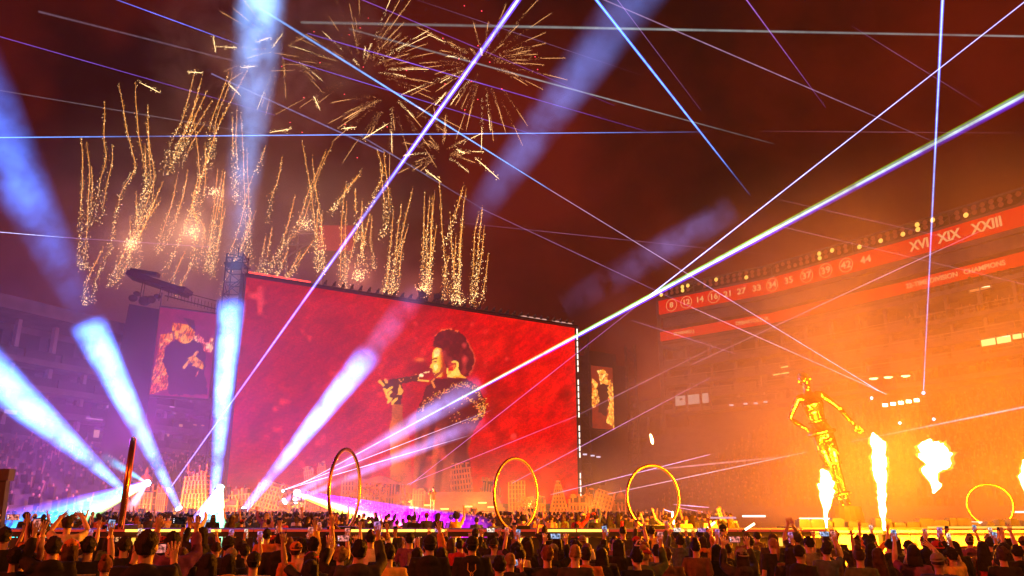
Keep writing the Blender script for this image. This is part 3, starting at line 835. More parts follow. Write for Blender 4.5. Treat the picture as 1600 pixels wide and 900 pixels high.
# scaffold wing at the right of the screen
for i, (px, yy) in enumerate(((912, 112), (985, 116))):
    p = at(px, 560, yy)
    t = empty('truss_tower', (p.x, p.y, 0), ('thin dark lattice tower at the right edge of the giant screen', 'dark lattice tower holding the small right side screen')[i], 'truss tower')
    m_ = MB(); lattice(m_, 0, 0, 0, at(px, 540 if i else 525, yy).z, 1.4, 1.6, .08); m_.build('lattice', black_steel, t)['kind'] = 'stuff'
t = empty('stage_wing', (RI[0].x, RI[0].y, 0), 'dark cloth covered stage wing behind the small right side screen', 'stage wing')
w = (RI[1] - RI[0]); w.z = 0
for k, (u0, u1, z1) in enumerate(((-.55, .0, 1.15), (.05, 1.0, 1.2), (1.05, 1.55, 1.2), (1.6, 2.2, 1.12))):
    a, b = RI[0] + w * u0, RI[0] + w * u1
    poly = [Vector((q.x, q.y, z)) - snrm * (1.2 + .25 * k) for q, z in ((a, .2), (b, .2), (b, RI[3] * .93 * z1), (a, RI[3] * .93 * z1))]
    P('cloth_panel', MB().prism(poly, (0, 0, 0), -snrm * .25), black_paint, t)
# red board on a steel frame seen over the screen
q = at(520, 372, 150)
t = empty('score_board', q, 'dim red board on a steel frame rising behind the giant screen', 'score board')
MB().box((.6, 0, 0), (7.0, .5, 5.2)).build('board', glow('board_red', (.34, .006, .012), 1.0), t)
fr = MB()
for a, b in (((-9, 0, -5), (-9, 0, 1.6)), ((-7, 0, -3), (-7, 0, 1.6)), ((-9, 0, 1.6), (-4, 0, 1.8)), ((-9.5, 0, -1.5), (-3, 0, -1.2)), ((-9, 0, -4), (-5, 0, -1.2)), ((-7, 0, 1), (-3, 0, 1))): fr.bar(a, b, .3)
for x in (-2, 3): fr.bar((x, .6, -2.6), (x, .6, -26), .4)
fr.bar((-9, .6, -5), (-9, .6, -26), .4)
fr.build('steel_frame', grey_steel, t)['kind'] = 'stuff'
# ================================================================== RUNWAY with LED edge
def ground_at(px, Y): return at(px, 800, Y).x
runway = empty('runway_stage', (0, 26.6, 0), 'long low black runway stage crossing the field with a glowing edge strip', 'runway stage')
RZ = 1.355
edge_pts = [(-22, 26.9), (9.4, 26.9)]
P('deck', poly_band(MB(), edge_pts, 1.15, RZ, 2.6, 1.3), deck_black, runway)
strip_hot = glow('strip_hot', (1.0, .36, .05), 4.5); strip_dim = glow('strip_dim', (.8, .05, .02), .7)
for k, (p, d) in enumerate(along(edge_pts, 1.0)):
    q = p + d * .5
    px, py = pxl((q.x, 25.6, RZ))
    hot = 188 < px < 366 or 552 < px < 690 or 870 < px < 945 or 1050 < px < 1100
    put('light_strip', MB().box((0, 0, 0), (.96, .05, .07)).mesh('light_strip', strip_hot if hot else strip_dim), q, d, RZ - .02, runway, 1.33)
    put('fascia_panel', MB().box((0, 0, 0), (.94, .06, .75)).mesh('fascia_panel', black_paint), q, d, .75, runway, 1.22)
    if k % 2 == 0: put('leg', MB().box((0, 0, 0), (.1, .1, 1.14)).mesh('leg', grey_steel), p, d, .57, runway, .9)
    if k % 2 == 0:
        put('marker_light', MB().box((0, 0, 0), (.10, .06, .24)).mesh('marker_light', glow('marker_amber', (1, .5, .06), 1.6)), p + d * .3, d, 1.0, runway, 1.32)
# number tiles on the runway front: a short row of fives
for k in range(4):
    q = at(171 + k * 6.6, 843, 25.4)
    tile = MB().box((q.x, q.y, q.z), (.125, .05, .17)).build('number_tile', mat('tile_dark', (.05, .03, .03), .5), runway); tile.matrix_parent_inverse = Matrix.Translation(-runway.location)
    lettering('5', .17, Vector((q.x, q.y - .06, q.z)), Vector((1, 0, 0)), tile, 1.0, .004)
# skirted side runway with crowd barrier at the right
side = empty('side_runway', (14, 28.4, 0), 'right hand runway stage with black cases and white strip lights behind the pale barrier', 'runway stage')
P('deck', MB().bar((9.6, 28.6, 1.28), (30, 28.6, 1.28), 2.6, .2), deck_black, side)
P('skirt', MB().bar((9.6, 27.4, .6), (30, 27.4, .6), .06, 1.14), mat('skirt_cloth', (.06, .05, .045), .8), side)
t = empty('crowd_barrier', (9.8, 26.6, 0), 'pale crowd barrier panels behind the flame jets', 'barrier')
bm_ = MB().box((0, 0, .66), (1.16, .05, 1.2)).box((0, -.03, 1.28), (1.18, .14, .07)).box((0, .25, .05), (1.0, .5, .04)).mesh('barrier_panel', mat('barrier_pale', (.60, .50, .34), .5, 0, .2, 2))
for k in range(17): link('barrier_panel', bm_, t, (k * 1.2, 0, 0))
for (x0, x1, y, Y, m) in ((1160, 1196, 806.5, 28, led_white), (1249, 1296, 810.5, 28, led_white), (1508, 1580, 816.5, 28.4, led_white), (1580, 1602, 800, 30, led_white), (1450, 1602, 824, 27.2, glow('strip_amber', (1, .45, .08), 1.6)), (1110, 1150, 809, 28, glow('strip_pink', (.9, .45, .6), .8))):
    a, b = at(x0, y, Y), at(x1, y, Y); P('light_strip', MB().bar(a, b, .04, .06), m, side)
rq = random.Random(5)
for k in range(34):
    w, h = rq.uniform(.2, .5), rq.uniform(.1, .28)
    x = 9.8 + k * .42 + rq.uniform(-.1, .1)
    P('equipment_case', MB().box((x, 27.9, 1.38 + h / 2), (w, .4, h)).box((x, 27.9, 1.40 + h), (w * .8, .3, .04)), black_steel, side)

# ================================================================== RINGS
def hoop(px0, px1, top, bot, Y, thick, label, tilt=0.0, edge_on=False):
    base = at((px0 + px1) / 2, bot, Y)
    topp = at((px0 + px1) / 2, top, Y)
    H = topp.z - base.z; R = H / 2
    wpx = (px1 - px0) / 2 / (F / (Y * math.cos(PITCH) + (base.z + R - 2) * math.sin(PITCH)))
    yaw = math.acos(max(-1, min(1, wpx / R))) - math.atan2(base.x, base.y)
    t = empty('hoop', base, label, 'metal hoop', 'giant glowing hoops on the runway')
    n = 72
    ringp = []
    for i in range(n):
        a = 2 * PI * i / n
        ringp.append((math.cos(a) * R, 0, R + math.sin(a) * R))
    o = MB().tube(ringp, thick, 12, closed=True).build('ring', gold_ring, t, True)
    lightp = [(math.cos(a) * (R - thick * .97), 0, R + math.sin(a) * (R - thick * .97)) for a in [2 * PI * i / n for i in range(n)]]
    o2 = MB().tube(lightp, .018, 5, closed=True).build('inner_light', glow('ring_light', (1, .26, .04), .9), t)
    M = Matrix.Rotation(tilt, 4, 'Y') @ Matrix.Rotation(yaw, 4, 'Z')
    o.matrix_basis = M; o2.matrix_basis = M
    MB().box((0, 0, .04), (.9, .5, .22)).build('foot', black_steel, t)
    return t, yaw
hoop(512, 559, 702, 830, 26.4, .056, 'orange hoop seen almost edge on in the magenta beam')
hoop(773, 840, 716, 829, 26.6, .047, 'orange hoop in front of the singer stage beside the giant screen edge')
hoop(983, 1063, 727, 828, 26.8, .043, 'round yellow hoop standing free in the orange haze', .0)
hoop(1502, 1602, 757, 822, 29.0, .045, 'wide low hoop over the far right runway at the edge of the photo')
# the hoop at far left is edge on and leans
b, tp = at(187, 830, 26.2), at(208, 686, 26.2)
t = empty('hoop', b, 'red hoop seen fully edge on as a leaning pole at the left', 'metal hoop', 'giant glowing hoops on the runway')
R = (tp - b).length / 2
o = MB().tube([(0, math.cos(a) * R, R + math.sin(a) * R) for a in [2 * PI * i / 64 for i in range(64)]], 0.088, 12, closed=True).build('ring', gold_ring, t, True)
o2 = MB().tube([(.084, math.cos(a) * R, R + math.sin(a) * R) for a in [2 * PI * i / 64 for i in range(64)]], .022, 5, closed=True).build('inner_light', glow('ring_light_red', (1, .10, .03), 1.4), t)
ln = math.atan2((tp - b).x, (tp - b).z); ya = math.atan2(-b.x, b.y)
for q in (o, o2): q.matrix_basis = Matrix.Rotation(ln, 4, 'Y') @ Matrix.Rotation(ya, 4, 'Z')
MB().box((0, 0, .05), (.7, .9, .3)).build('foot', black_steel, t)
# pole with lamp at the far left edge
b = at(2, 815, 24); tp = at(9, 742, 24)
t = empty('lamp_post', (b.x, b.y, 0), 'dark leaning post with a lamp box at the left edge', 'post')
MB().bar((0, 0, 0), (tp - Vector((b.x, b.y, 0))), .2).build('post', black_steel, t)
MB().box(tp - Vector((b.x, b.y, 0)), (.36, .3, .34)).build('lamp_box', black_paint, t)

# ================================================================== STAGE with ruined city set
DZ = 1.75
stage = empty('main_stage', (-4, 68, 0), 'wide dark stage deck under the giant screen carrying the golden ruined city', 'stage')
P('deck', MB().add([(-34, 60, DZ - .3), (14, 66, DZ - .3), (22, 90, DZ - .3), (6, 106, DZ - .3), (-36, 80, DZ - .3), (-34, 60, DZ), (14, 66, DZ), (22, 90, DZ), (6, 106, DZ), (-36, 80, DZ)], [(4, 3, 2, 1, 0), (5, 6, 7, 8, 9)] + [(i, (i + 1) % 5, 5 + (i + 1) % 5, 5 + i) for i in range(5)]), deck_black, stage)
P('fascia', MB().bar((-34, 59.9, .75), (14, 65.9, .75), .1, 1.5).bar((14, 65.9, .75), (22, 89.9, .75), .1, 1.5), set_dark, stage)
for k in range(60):   # dotted truss lights along the front edge
    q = Vector((-34, 59.8, DZ - .1)).lerp(Vector((14, 65.8, DZ - .1)), k / 59)
    P('edge_lamp', MB().box(q, (.16, .12, .16)), glow('edge_amber', (1, .35, .06), 1.1), stage)
def trow(mb, w, d, z0, z1, slope, n): pass
rs = random.Random(11)
def set_block(label, pxc, py_bot, py_top, wpx, Y, storeys, lean=0.0, kind='block', m=None, yaw=0.0, taper=1.0):
    """one ruined building of the set: storeys with openings, broken top, leaning"""
    m = m or set_gold
    b = at(pxc, py_bot, Y); tp = at(pxc, py_top, Y); H = tp.z - b.z
    s = F / (Y * math.cos(PITCH)); w = wpx / s; d = w * .7; storeys = max(2, int(storeys * 1.4))
    t = empty('set_building', (b.x, b.y, DZ), label, 'stage set', 'golden ruined city set')
    t.rotation_euler = (0, lean, yaw)
    h = H + (b.z - DZ); sh = h / storeys
    for k in range(storeys):
        f = 1 - (1 - taper) * k / max(1, storeys - 1)
        ww, dd = w * f, d * f; z0 = k * sh
        fl_ = MB().box((rs.uniform(-.03, .03) * w, 0, z0 + sh * .06), (ww * 1.06, dd * 1.06, sh * .13))
        fl_.build('ledge', m, t)
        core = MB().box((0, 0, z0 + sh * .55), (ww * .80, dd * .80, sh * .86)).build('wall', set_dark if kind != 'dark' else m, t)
        n = max(4, int(ww / .27))
        pr = MB()
        for i in range(n + 1):
            x = -ww / 2 + ww * i / n
            if k == storeys - 1 and rs.random() < .35: continue
            hh = sh * (.86 if k < storeys - 1 else rs.uniform(.3, 1.15))
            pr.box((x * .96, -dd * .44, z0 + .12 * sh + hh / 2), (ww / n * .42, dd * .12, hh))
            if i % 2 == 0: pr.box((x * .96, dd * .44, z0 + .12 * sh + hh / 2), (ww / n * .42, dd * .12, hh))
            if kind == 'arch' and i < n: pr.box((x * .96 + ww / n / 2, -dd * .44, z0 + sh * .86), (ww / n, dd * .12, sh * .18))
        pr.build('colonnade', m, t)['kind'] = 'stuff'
    # broken crown
    cr = MB()
    for i in range(int(5 + w * 1.2)):
        x = rs.uniform(-.45, .45) * w * taper; hh = rs.uniform(.1, .45) * sh
        cr.box((x, rs.uniform(-.3, .3) * d * taper, h + hh / 2 - .05), (rs.uniform(.1, .3), rs.uniform(.1, .3), hh))
    cr.build('broken_top', m, t)['kind'] = 'stuff'
    if kind == 'dome':
        MB().rings([(0, 0, h, w * .30, w * .30), (0, 0, h + w * .16, w * .29, w * .29), (0, 0, h + w * .32, w * .22, w * .22), (0, 0, h + w * .42, w * .1, w * .1), (0, 0, h + w * .46, w * .07, w * .07), (0, 0, h + w * .58, w * .06, w * .06), (0, 0, h + w * .75, .02, .02)], 14).build('dome', m, t, True)
    if kind == 'mast':
        mm = MB()
        for x in (-.35, .05, .3): mm.tube([(x * w, 0, h - .2), (x * w * 1.1, 0, h + rs.uniform(.5, 1.1))], .05, 5)
        mm.build('mast', m, t)
    if kind == 'temple':
        MB().prism([Vector((-w / 2, -d * .55, h)), Vector((w / 2, -d * .55, h)), Vector((w * .05, -d * .55, h + w * .16))], (0, 0, 0), (0, d * 1.1, 0)).build('pediment', m, t)
    return t
set_block('golden domed palace of the stage set at the far left behind the leaning hoop', 222, 797, 757, 36, 66, 3, 0, 'dome')
set_block('small golden tower beside the domed palace at the left', 251, 797, 762, 14, 66, 3, 0, 'block')
set_block('tall golden stepped tower with broken antennas, largest ruin at the left', 307, 797, 738, 42, 65, 7, -.06, 'mast', taper=.72)
set_block('low golden wall between the stepped tower and the tilted blocks', 355, 797, 782, 40, 66, 1, 0, 'arch')
set_block('golden block leaning left beside the fourth searchlight', 377, 797, 765, 32, 67, 3, -.1)
set_block('golden lattice tower block tilted to the right with many floors', 416, 797, 752, 42, 67, 5, .25, 'arch')
set_block('golden tilted block with arches left of the thin scaffold towers', 458, 797, 763, 40, 68, 4, .16, 'arch')
set_block('slim scaffold like golden tower leaning left', 492, 797, 728, 14, 69, 8, -.22, 'block')
set_block('second slim golden tower leaning left behind the edge on hoop', 509, 797, 722, 12, 70, 8, -.16, 'block')
set_block('square golden tower left of the temple', 543, 797, 744, 20, 72, 5, 0, 'block')
set_block('long golden temple front with a low gable', 592, 782, 756, 74, 77, 2, .03, 'temple')
set_block('bright golden tower at the left end of the wide steps', 654, 797, 765, 18, 70, 3, 0)
set_block('golden leaning round tower right of the singer', 726, 772, 724, 36, 80, 7, -.12, 'arch', taper=.85)
set_block('low golden ruin at the foot of the giant screen right of the leaning tower', 764, 775, 752, 32, 82, 2, .08)
set_block('bright golden apartment block seen through the second round hoop', 808, 797, 752, 26, 70, 5, -.02)
set_block('golden fragment with pillars at the right side of the second hoop', 838, 797, 776, 26, 70, 2, .05, 'arch')
set_block('pointed golden ruin leaning back at the corner of the giant screen', 873, 798, 752, 26, 70, 6, .0, 'arch', taper=.3)
set_block('broad golden hall with columns right of the giant screen', 905, 798, 775, 32, 70, 2, 0, 'arch')
set_block('small tilted golden slab behind the broad hall', 918, 780, 764, 10, 73, 3, .1)
set_block('golden amphitheatre leaning left with rows of arches', 938, 798, 766, 28, 70, 4, .30, 'arch')
set_block('pale golden domed chapel at the right end of the set', 971, 798, 780, 24, 72, 2, 0, 'dome')
# wide steps
stp = empty('stage_steps', at(710, 797, 70) * 1.0, 'wide shallow golden steps in the middle of the stage', 'steps'); stp.location.z = DZ
for k in range(6):
    MB().box((0, k * .8, .18 + k * .27), (8.6 - k * .35, .85, .27)).build('step', mat('step_bronze', (.22, .10, .03), .5, .2, .4, 2), stp)
for (x, z) in ((-3.4, .3), (-2.2, .5), (-.8, .2), (1.2, .4), (2.4, .7), (3.2, .35)):
    MB().box((x, -.46, z), (.7, .06, .1)).build('step_light', glow('step_gold', (1, .5, .1), 4), stp)
# golden shrubbery between temple and steps
def leaf_clump(label, px, py, Y, w, h, n):
    p = at(px, py, Y); p.z = DZ
    mb = MB(); r = random.Random(int(px))
    for _ in range(n):
        a, q = r.uniform(0, 2 * PI), r.random() ** .5
        c = Vector((math.cos(a) * q * w, math.sin(a) * q * w * .6, r.random() ** .7 * h))
        u = Vector((r.gauss(0, 1), r.gauss(0, 1), r.gauss(0, 1))).normalized() * r.uniform(.1, .2); v = u.cross(Vector((r.gauss(0, 1), r.gauss(0, 1), 1))).normalized() * r.uniform(.06, .12)
        k = len(mb.v); mb.v += [tuple(c - u), tuple(c + v), tuple(c + u), tuple(c - v)]; mb.f.append((k, k + 1, k + 2, k + 3))
    t = empty('golden_shrub', p, label, 'plant', 'golden shrubs of the stage set')
    mb.build('foliage', set_gold, t)['kind'] = 'stuff'
    s = MB()
    for k in range(5): s.tube([(r.uniform(-.2, .2), 0, 0), (r.uniform(-.6, .6) * w, r.uniform(-.3, .3), h * .8)], [.05, .02], 5)
    s.build('stem', set_dark, t)
leaf_clump('round gold leafed bush in front of the temple', 582, 785, 71, 1.5, 2.4, 420)
leaf_clump('smaller gold bush left of the round bush', 553, 787, 71, .9, 1.7, 220)
leaf_clump('gold bush beside the bright tower at the steps', 628, 788, 71, .9, 1.5, 220)
leaf_clump('gold rubble bush seen inside the second hoop', 822, 790, 69, .8, 1.2, 200)
# stage lamps (footlights) with warm light on the set
for i, px in enumerate((222, 300, 380, 460, 560, 640, 740, 830, 930)):
    p = at(px, 799, 61.6); p.z = DZ
    t = empty('footlight', p, 'small warm footlight on the stage edge, %s from the left' % ordinal(i), 'stage lamp', 'footlights along the stage edge')
    MB().box((0, 0, .12), (.5, .3, .24)).build('housing', black_paint, t)
    MB().box((0, .17, .16), (.4, .04, .12)).build('lens', glow('foot_lens', (1, .55, .15), 4), t)
    lamp('foot_lamp', t, (0, .5, .5), (1, .27, .025), FOOT_W, .2)

# ================================================================== FLAME JETS
def flame_mat(name, c0, c1, s0, s1, H, solid=True):
    m = bpy.data.materials.new(name); m.use_nodes = True; n = m.node_tree; n.nodes.clear(); l = n.links.new
    e = n.nodes.new('ShaderNodeEmission'); o = n.nodes.new('ShaderNodeOutputMaterial')
    t = n.nodes.new('ShaderNodeTexCoord'); x = n.nodes.new('ShaderNodeTexNoise'); x.inputs['Scale'].default_value = 2.2; x.inputs['Detail'].default_value = 5
    r = n.nodes.new('ShaderNodeValToRGB'); r.color_ramp.elements[0].position = .3; r.color_ramp.elements[1].position = .7
    r.color_ramp.elements[0].color = tuple(c0) + (1,); r.color_ramp.elements[1].color = tuple(c1) + (1,)
    l(t.outputs['Object'], x.inputs['Vector']); l(x.outputs['Fac'], r.inputs['Fac']); l(r.outputs['Color'], e.inputs['Color']); e.inputs['Strength'].default_value = s0
    tr = n.nodes.new('ShaderNodeBsdfTransparent'); ad = n.nodes.new('ShaderNodeAddShader')
    l(e.outputs[0], ad.inputs[0]); l(tr.outputs[0], ad.inputs[1]); l(ad.outputs[0], o.inputs[0])
    m.cycles.emission_sampling = 'NONE'
    return m
fl_core = flame_mat('flame_core', (1, .62, .20), (1, .82, .42), 8.5, 0, 1)
fl_out = flame_mat('flame_outer', (1, .30, .02), (1, .50, .06), .5, 0, 1)
def flame(label, prof, Y, watts, seed, nozzle=True):
    """prof: (px, py, half width px) from the bottom up"""
    pts = [at(a, b, Y) for a, b, c in prof]
    base = pts[0].copy(); 
    sc_ = [c / (F / (Y * math.cos(PITCH) + (p.z - 2) * math.sin(PITCH))) for (a, b, c), p in zip(prof, pts)]
    t = empty('flame_jet', base, label, 'flame')
    r = random.Random(seed)
    for nm, k, m in (('flame_core', .92, fl_core), ('flame_outer', 1.22, fl_out)):
        mb = MB()
        # dense path
        path = []; rad = []
        for i in range(len(pts) - 1):
            for j in range(16):
                f = j / 16; path.append(pts[i].lerp(pts[i + 1], f) - base); rad.append(sc_[i] * (1 - f) + sc_[i + 1] * f)
        path.append(pts[-1] - base); rad.append(sc_[-1] * .3)
        mb.tube(path, rad, 30)
        me = mb.mesh(nm, m, True)
        for v in me.vertices:
            q = v.co
            h = noise.fractal(Vector((q.x * 2.2 + seed * 7, q.y * 2.2, q.z * 1.5)), .9, 2.1, 4)
            i = min(range(0, len(path)), key=lambda i: (path[i] - q).length_squared)
            dirv = (q - path[i])
            h += (.55 if nm == 'flame_core' else .95) * noise.fractal(Vector((q.x * 7 + seed, q.y * 7, q.z * 4)), .8, 2.2, 3)
            v.co = q + dirv * (h * .75) * (1 if nm == 'flame_core' else .9) + dirv * (k - 1) + Vector((0, 0, h * .12 * rad[i] * 3))
        link(nm, me, t)
    if nozzle:
        MB().box((0, 0, -.25), (.3, .3, .4)).tube([(0, 0, -.1), (0, 0, .06)], [.09, .05], 8).build('flame_nozzle', black_steel, t)
    mid = (pts[len(pts) // 2] - base)
    lamp('flame_light', t, mid, (1, .235, .003), watts, .7)
    return t
flame('white hot flame jet below the golden statue, shorter one', [(1292, 828, 1.2), (1290, 805, 3.5), (1290, 780, 6.5), (1293, 760, 10.5), (1289, 744, 9), (1284, 733, 4)], 25.4, FLAME_W, 1)
flame('tallest white hot flame jet rising straight from the barrier', [(1382, 832, 1.2), (1380, 805, 4), (1379, 780, 6), (1378, 755, 7.5), (1375, 730, 10), (1372, 708, 9), (1367, 690, 7), (1364, 676, 2.5)], 25.4, FLAME_W * 1.4, 2)
flame('detached fireball hanging in the air right of the tall flame', [(1458, 770, 1.5), (1462, 758, 6), (1459, 746, 9), (1457, 734, 9), (1463, 722, 17), (1460, 706, 18), (1453, 694, 14), (1450, 688, 6)], 25.4, FLAME_W * .9, 3, False)
flame('flame burst cut off by the right edge of the photo', [(1604, 772, 3), (1606, 750, 9), (1605, 730, 9), (1603, 718, 3)], 25.4, FLAME_W * .5, 4, False)
flame('tiny flame jet inside the free standing yellow hoop', [(1053, 822, .6), (1052, 812, 1.8), (1051, 805, 1.6), (1051, 799, .6)], 28, FLAME_W * .06, 5)
flame('small orange flame flickering high above the yellow hoop', [(1020, 694, .8), (1019, 688, 3), (1017, 682, 2.2), (1016, 678, .8)], 70, FLAME_W * .05, 6, False)

# ================================================================== FIREWORKS
spark_gold = glow('spark_gold', (1, .40, .06), 2.4); spark_white = glow('spark_white', (1, .66, .28), 5.0); spark_shell = glow('spark_shell', (1, .46, .16), 2.3); spark_red = glow('spark_red', (1, .05, .09), 4)
spark_streak = glow('spark_streak', (1, .36, .07), 1.5)
def octa(mb, c, r, st=1.0):
    x, y, z = c; k = len(mb.v)
    mb.v += [(x + r, y, z), (x - r, y, z), (x, y + r, z), (x, y - r, z), (x, y, z + r * st), (x, y, z - r * st)]
    mb.f += [(k, k + 2, k + 4), (k + 2, k + 1, k + 4), (k + 1, k + 3, k + 4), (k + 3, k, k + 4), (k + 2, k, k + 5), (k + 1, k + 2, k + 5), (k + 3, k + 1, k + 5), (k, k + 3, k + 5)]
FY = 122.0
rf = random.Random(21)
TR = [  # comet trails, photo pixels from the top down
 [(135, 222), (140, 260), (137, 330), (134, 400), (136, 420)], [(143, 262), (144, 300), (139, 360)], [(164, 158), (163, 220), (165, 250), (155, 290), (148, 350)],
 [(186, 132), (200, 210), (211, 255), (205, 275), (190, 300), (180, 345), (172, 385), (150, 440), (146, 475)], [(212, 128), (214, 190), (225, 260), (228, 285), (222, 320), (210, 355), (190, 395)],
 [(231, 166), (232, 220), (235, 280), (228, 310), (217, 350)], [(242, 277), (228, 320), (210, 365), (195, 393)], [(254, 284), (238, 322), (222, 346), (195, 393), (180, 424), (167, 450)],
 [(213, 300), (214, 340), (218, 395), (213, 425)], [(315, 122), (295, 195), (277, 230), (262, 280)], [(312, 148), (290, 200), (270, 255)], [(332, 156), (308, 195), (290, 225), (268, 262)],
 [(278, 272), (268, 320), (258, 350), (242, 395)], [(294, 265), (285, 310), (266, 360), (247, 398)], [(303, 185), (308, 230), (312, 285), (305, 320), (294, 352)],
 [(310, 275), (300, 320), (308, 345), (305, 380), (298, 420)], [(358, 112), (345, 150), (330, 190), (326, 225), (322, 270)], [(386, 110), (360, 160), (340, 200), (310, 290), (290, 350), (270, 400), (258, 430)],
 [(340, 266), (335, 320), (328, 380), (320, 425)], [(352, 268), (345, 310), (334, 370), (325, 430)], [(352, 325), (342, 375), (330, 440)], [(363, 180), (364, 230), (366, 280), (368, 320)], [(376, 178), (380, 240), (383, 330), (386, 420)],
 [(290, 392), (272, 430), (264, 455)], [(395, 275), (383, 315), (372, 360), (350, 420)], [(399, 330), (385, 370), (360, 420), (340, 465)], [(415, 228), (400, 275)],
 [(440, 246), (435, 280), (424, 310), (421, 350)], [(461, 306), (450, 350), (438, 385), (420, 425)], [(472, 220), (478, 255), (486, 300), (492, 355), (496, 430)], [(510, 236), (495, 270), (480, 305), (462, 355), (430, 400), (415, 430)],
 [(541, 286), (536, 320), (533, 370), (532, 440), (531, 455)], [(555, 295), (556, 330), (560, 380)], [(565, 268), (540, 300), (520, 330)], [(503, 338), (503, 370), (506, 430)],
 [(590, 236), (598, 270), (585, 305), (572, 330)], [(600, 238), (604, 280), (608, 330), (600, 370)], [(578, 332), (570, 370), (562, 400), (553, 445)], [(566, 345), (566, 385), (574, 430)], [(615, 330), (610, 380), (604, 440), (601, 462)],
 [(645, 294), (635, 335), (625, 380), (610, 460)], [(664, 302), (662, 350), (660, 430), (659, 458)], [(672, 306), (668, 360), (666, 430), (664, 466)], [(679, 300), (675, 350), (672, 410), (668, 460)], [(686, 278), (690, 340), (694, 400), (702, 470)],
 [(682, 352), (676, 400), (670, 455)], [(724, 290), (710, 340), (697, 380)], [(728, 296), (722, 350), (718, 420), (718, 478)], [(720, 352), (718, 400), (716, 470)], [(754, 325), (750, 360), (746, 410), (740, 480)], [(757, 353), (752, 400), (746, 440), (738, 482)],
 [(637, 355), (628, 390), (622, 440), (614, 460)], [(425, 355), (418, 395), (408, 430)], [(450, 392), (440, 415), (430, 435)], [(469, 394), (458, 415), (446, 437)], [(702, 400), (695, 430), (690, 470)], [(610, 402), (606, 430), (602, 460)], [(490, 375), (470, 405), (448, 438)],
]
rtw = random.Random(99)
for tr in list(TR):
    if rtw.random() < .62:
        dx, dy, cut = rtw.choice((-1, 1)) * rtw.uniform(5, 13), rtw.uniform(-14, 26), rtw.randint(0, max(0, len(tr) - 3))
        TR.append([(a + dx + rtw.uniform(-2, 2), b + dy * (1 - q / len(tr))) for q, (a, b) in enumerate(tr)][cut:])
TR = sorted(TR[:95], key=lambda q: q[-1][0])
for i, tr in enumerate(TR):
    Y = FY + rf.uniform(-6, 10)
    P0 = [at(a, b, Y) for a, b in tr]
    P3 = []
    for q in range(len(P0) - 1):      # smooth the path
        a0, a1, a2, a3 = P0[max(q - 1, 0)], P0[q], P0[q + 1], P0[min(q + 2, len(P0) - 1)]
        for s in range(5):
            u = s / 5
            P3.append(.5 * ((2 * a1) + (a2 - a0) * u + (2 * a0 - 5 * a1 + 4 * a2 - a3) * u * u + (3 * a1 - a0 - 3 * a2 + a3) * u ** 3))
    P3.append(P0[-1])
    base = P3[-1].copy()
    t = empty('firework_trail', base, 'golden sparkling firework trail, %s counted from the left above the stage screens' % ordinal(i), 'firework', 'golden firework trails')
    dens = []
    for a, b in zip(P3, P3[1:]):
        n = max(2, int((b - a).length / .36))
        for j in range(n): dens.append(a.lerp(b, j / n) - base)
    N = len(dens); white = MB(); gold = MB()
    strong = rf.uniform(.7, 1.3)
    amp = rf.uniform(.0, .05)
    for j, c in enumerate(dens):
        f = j / N
        w = Vector((math.sin(j * .35 + i) * amp + math.sin(j * .13 + 2 * i) * amp, 0, 0))
        dens[j] = c + w
        k = int((2.2 + 4.6 * f) * strong)
        if f < .93 or j % 2:
            for _ in range(k + 1):
                sprd = .07 + .27 * f
                q = c + w + Vector((rf.gauss(0, sprd), rf.gauss(0, sprd), rf.gauss(0, .3)))
                octa(white if rf.random() < .2 + .5 * f else gold, q, rf.uniform(.014, .046), 1.9)
    top = max(4, int(N * rf.uniform(.5, .85)))
    st = MB().tube(dens[:top], [.012 + .03 * (j / top) * (1 - j / top) * 4 for j in range(top)], 5)
    st.build('streak', spark_streak, t)
    if white.v: white.build('white_sparks', spark_white, t)['kind'] = 'stuff'
    gold.build('gold_sparks', spark_gold, t)['kind'] = 'stuff'
# starburst shells
def shell(label, px, py, Rpx, Y, n, a0, a1, seed, red=True):
    r = random.Random(seed); c = at(px, py, Y)
    t = empty('firework_burst', c, label, 'firework', 'starburst fireworks')
    s = F / (Y * math.cos(PITCH) + (c.z - 2) * math.sin(PITCH)); R = Rpx / s
    for k in range(n):
        an = r.uniform(a0, a1); el = r.uniform(-.9, .9)
        d = Vector((math.cos(an) * math.cos(el * .6), math.sin(el), math.sin(an) * math.cos(el * .6))).normalized()
        L = R * r.uniform(.55, 1.15); i0 = r.uniform(.22, .5); pts = []
        m = 9
        for j in range(m + 1):
            f = i0 + (1 - i0) * j / m
            pts.append(d * L * f + Vector((0, 0, -.10 * R * f * f)))
        mb = MB().tube(pts[5:], [.010, .018, .022, .02, .008], 4)
        for j in range(m):
            for _ in range(7):
                q = pts[j].lerp(pts[j + 1], r.random()) + Vector((r.gauss(0, .13), r.gauss(0, .13), r.gauss(0, .13)))
                octa(mb, q, r.uniform(.014, .04))
        o = mb.build('spark_trail', spark_white if r.random() < .12 else spark_shell, t); o['kind'] = 'stuff'
    if red:
        mb = MB()
        for _ in range(16):
            d = Vector((r.gauss(0, 1), r.gauss(0, 1), r.gauss(0, 1))).normalized() * R * r.uniform(.3, 1)
            octa(mb, d, .11)
        mb.build('red_stars', spark_red, t)['kind'] = 'stuff'
shell('round starburst firework with golden rays, right of the blue laser at the top', 755, 100, 122, 128, 54, 0, 2 * PI, 3)
shell('wider loose starburst firework left of the blue laser', 565, 115, 150, 130, 50, -.2, PI + .4, 4)
shell('fading starburst firework below the loose burst with drooping rays', 610, 150, 110, 126, 24, PI + .1, 2 * PI - .1, 8, False)
shell('sparse starburst firework over the bright smoke at top left', 440, 80, 95, 124, 18, PI * .7, 2.1 * PI, 6, False)
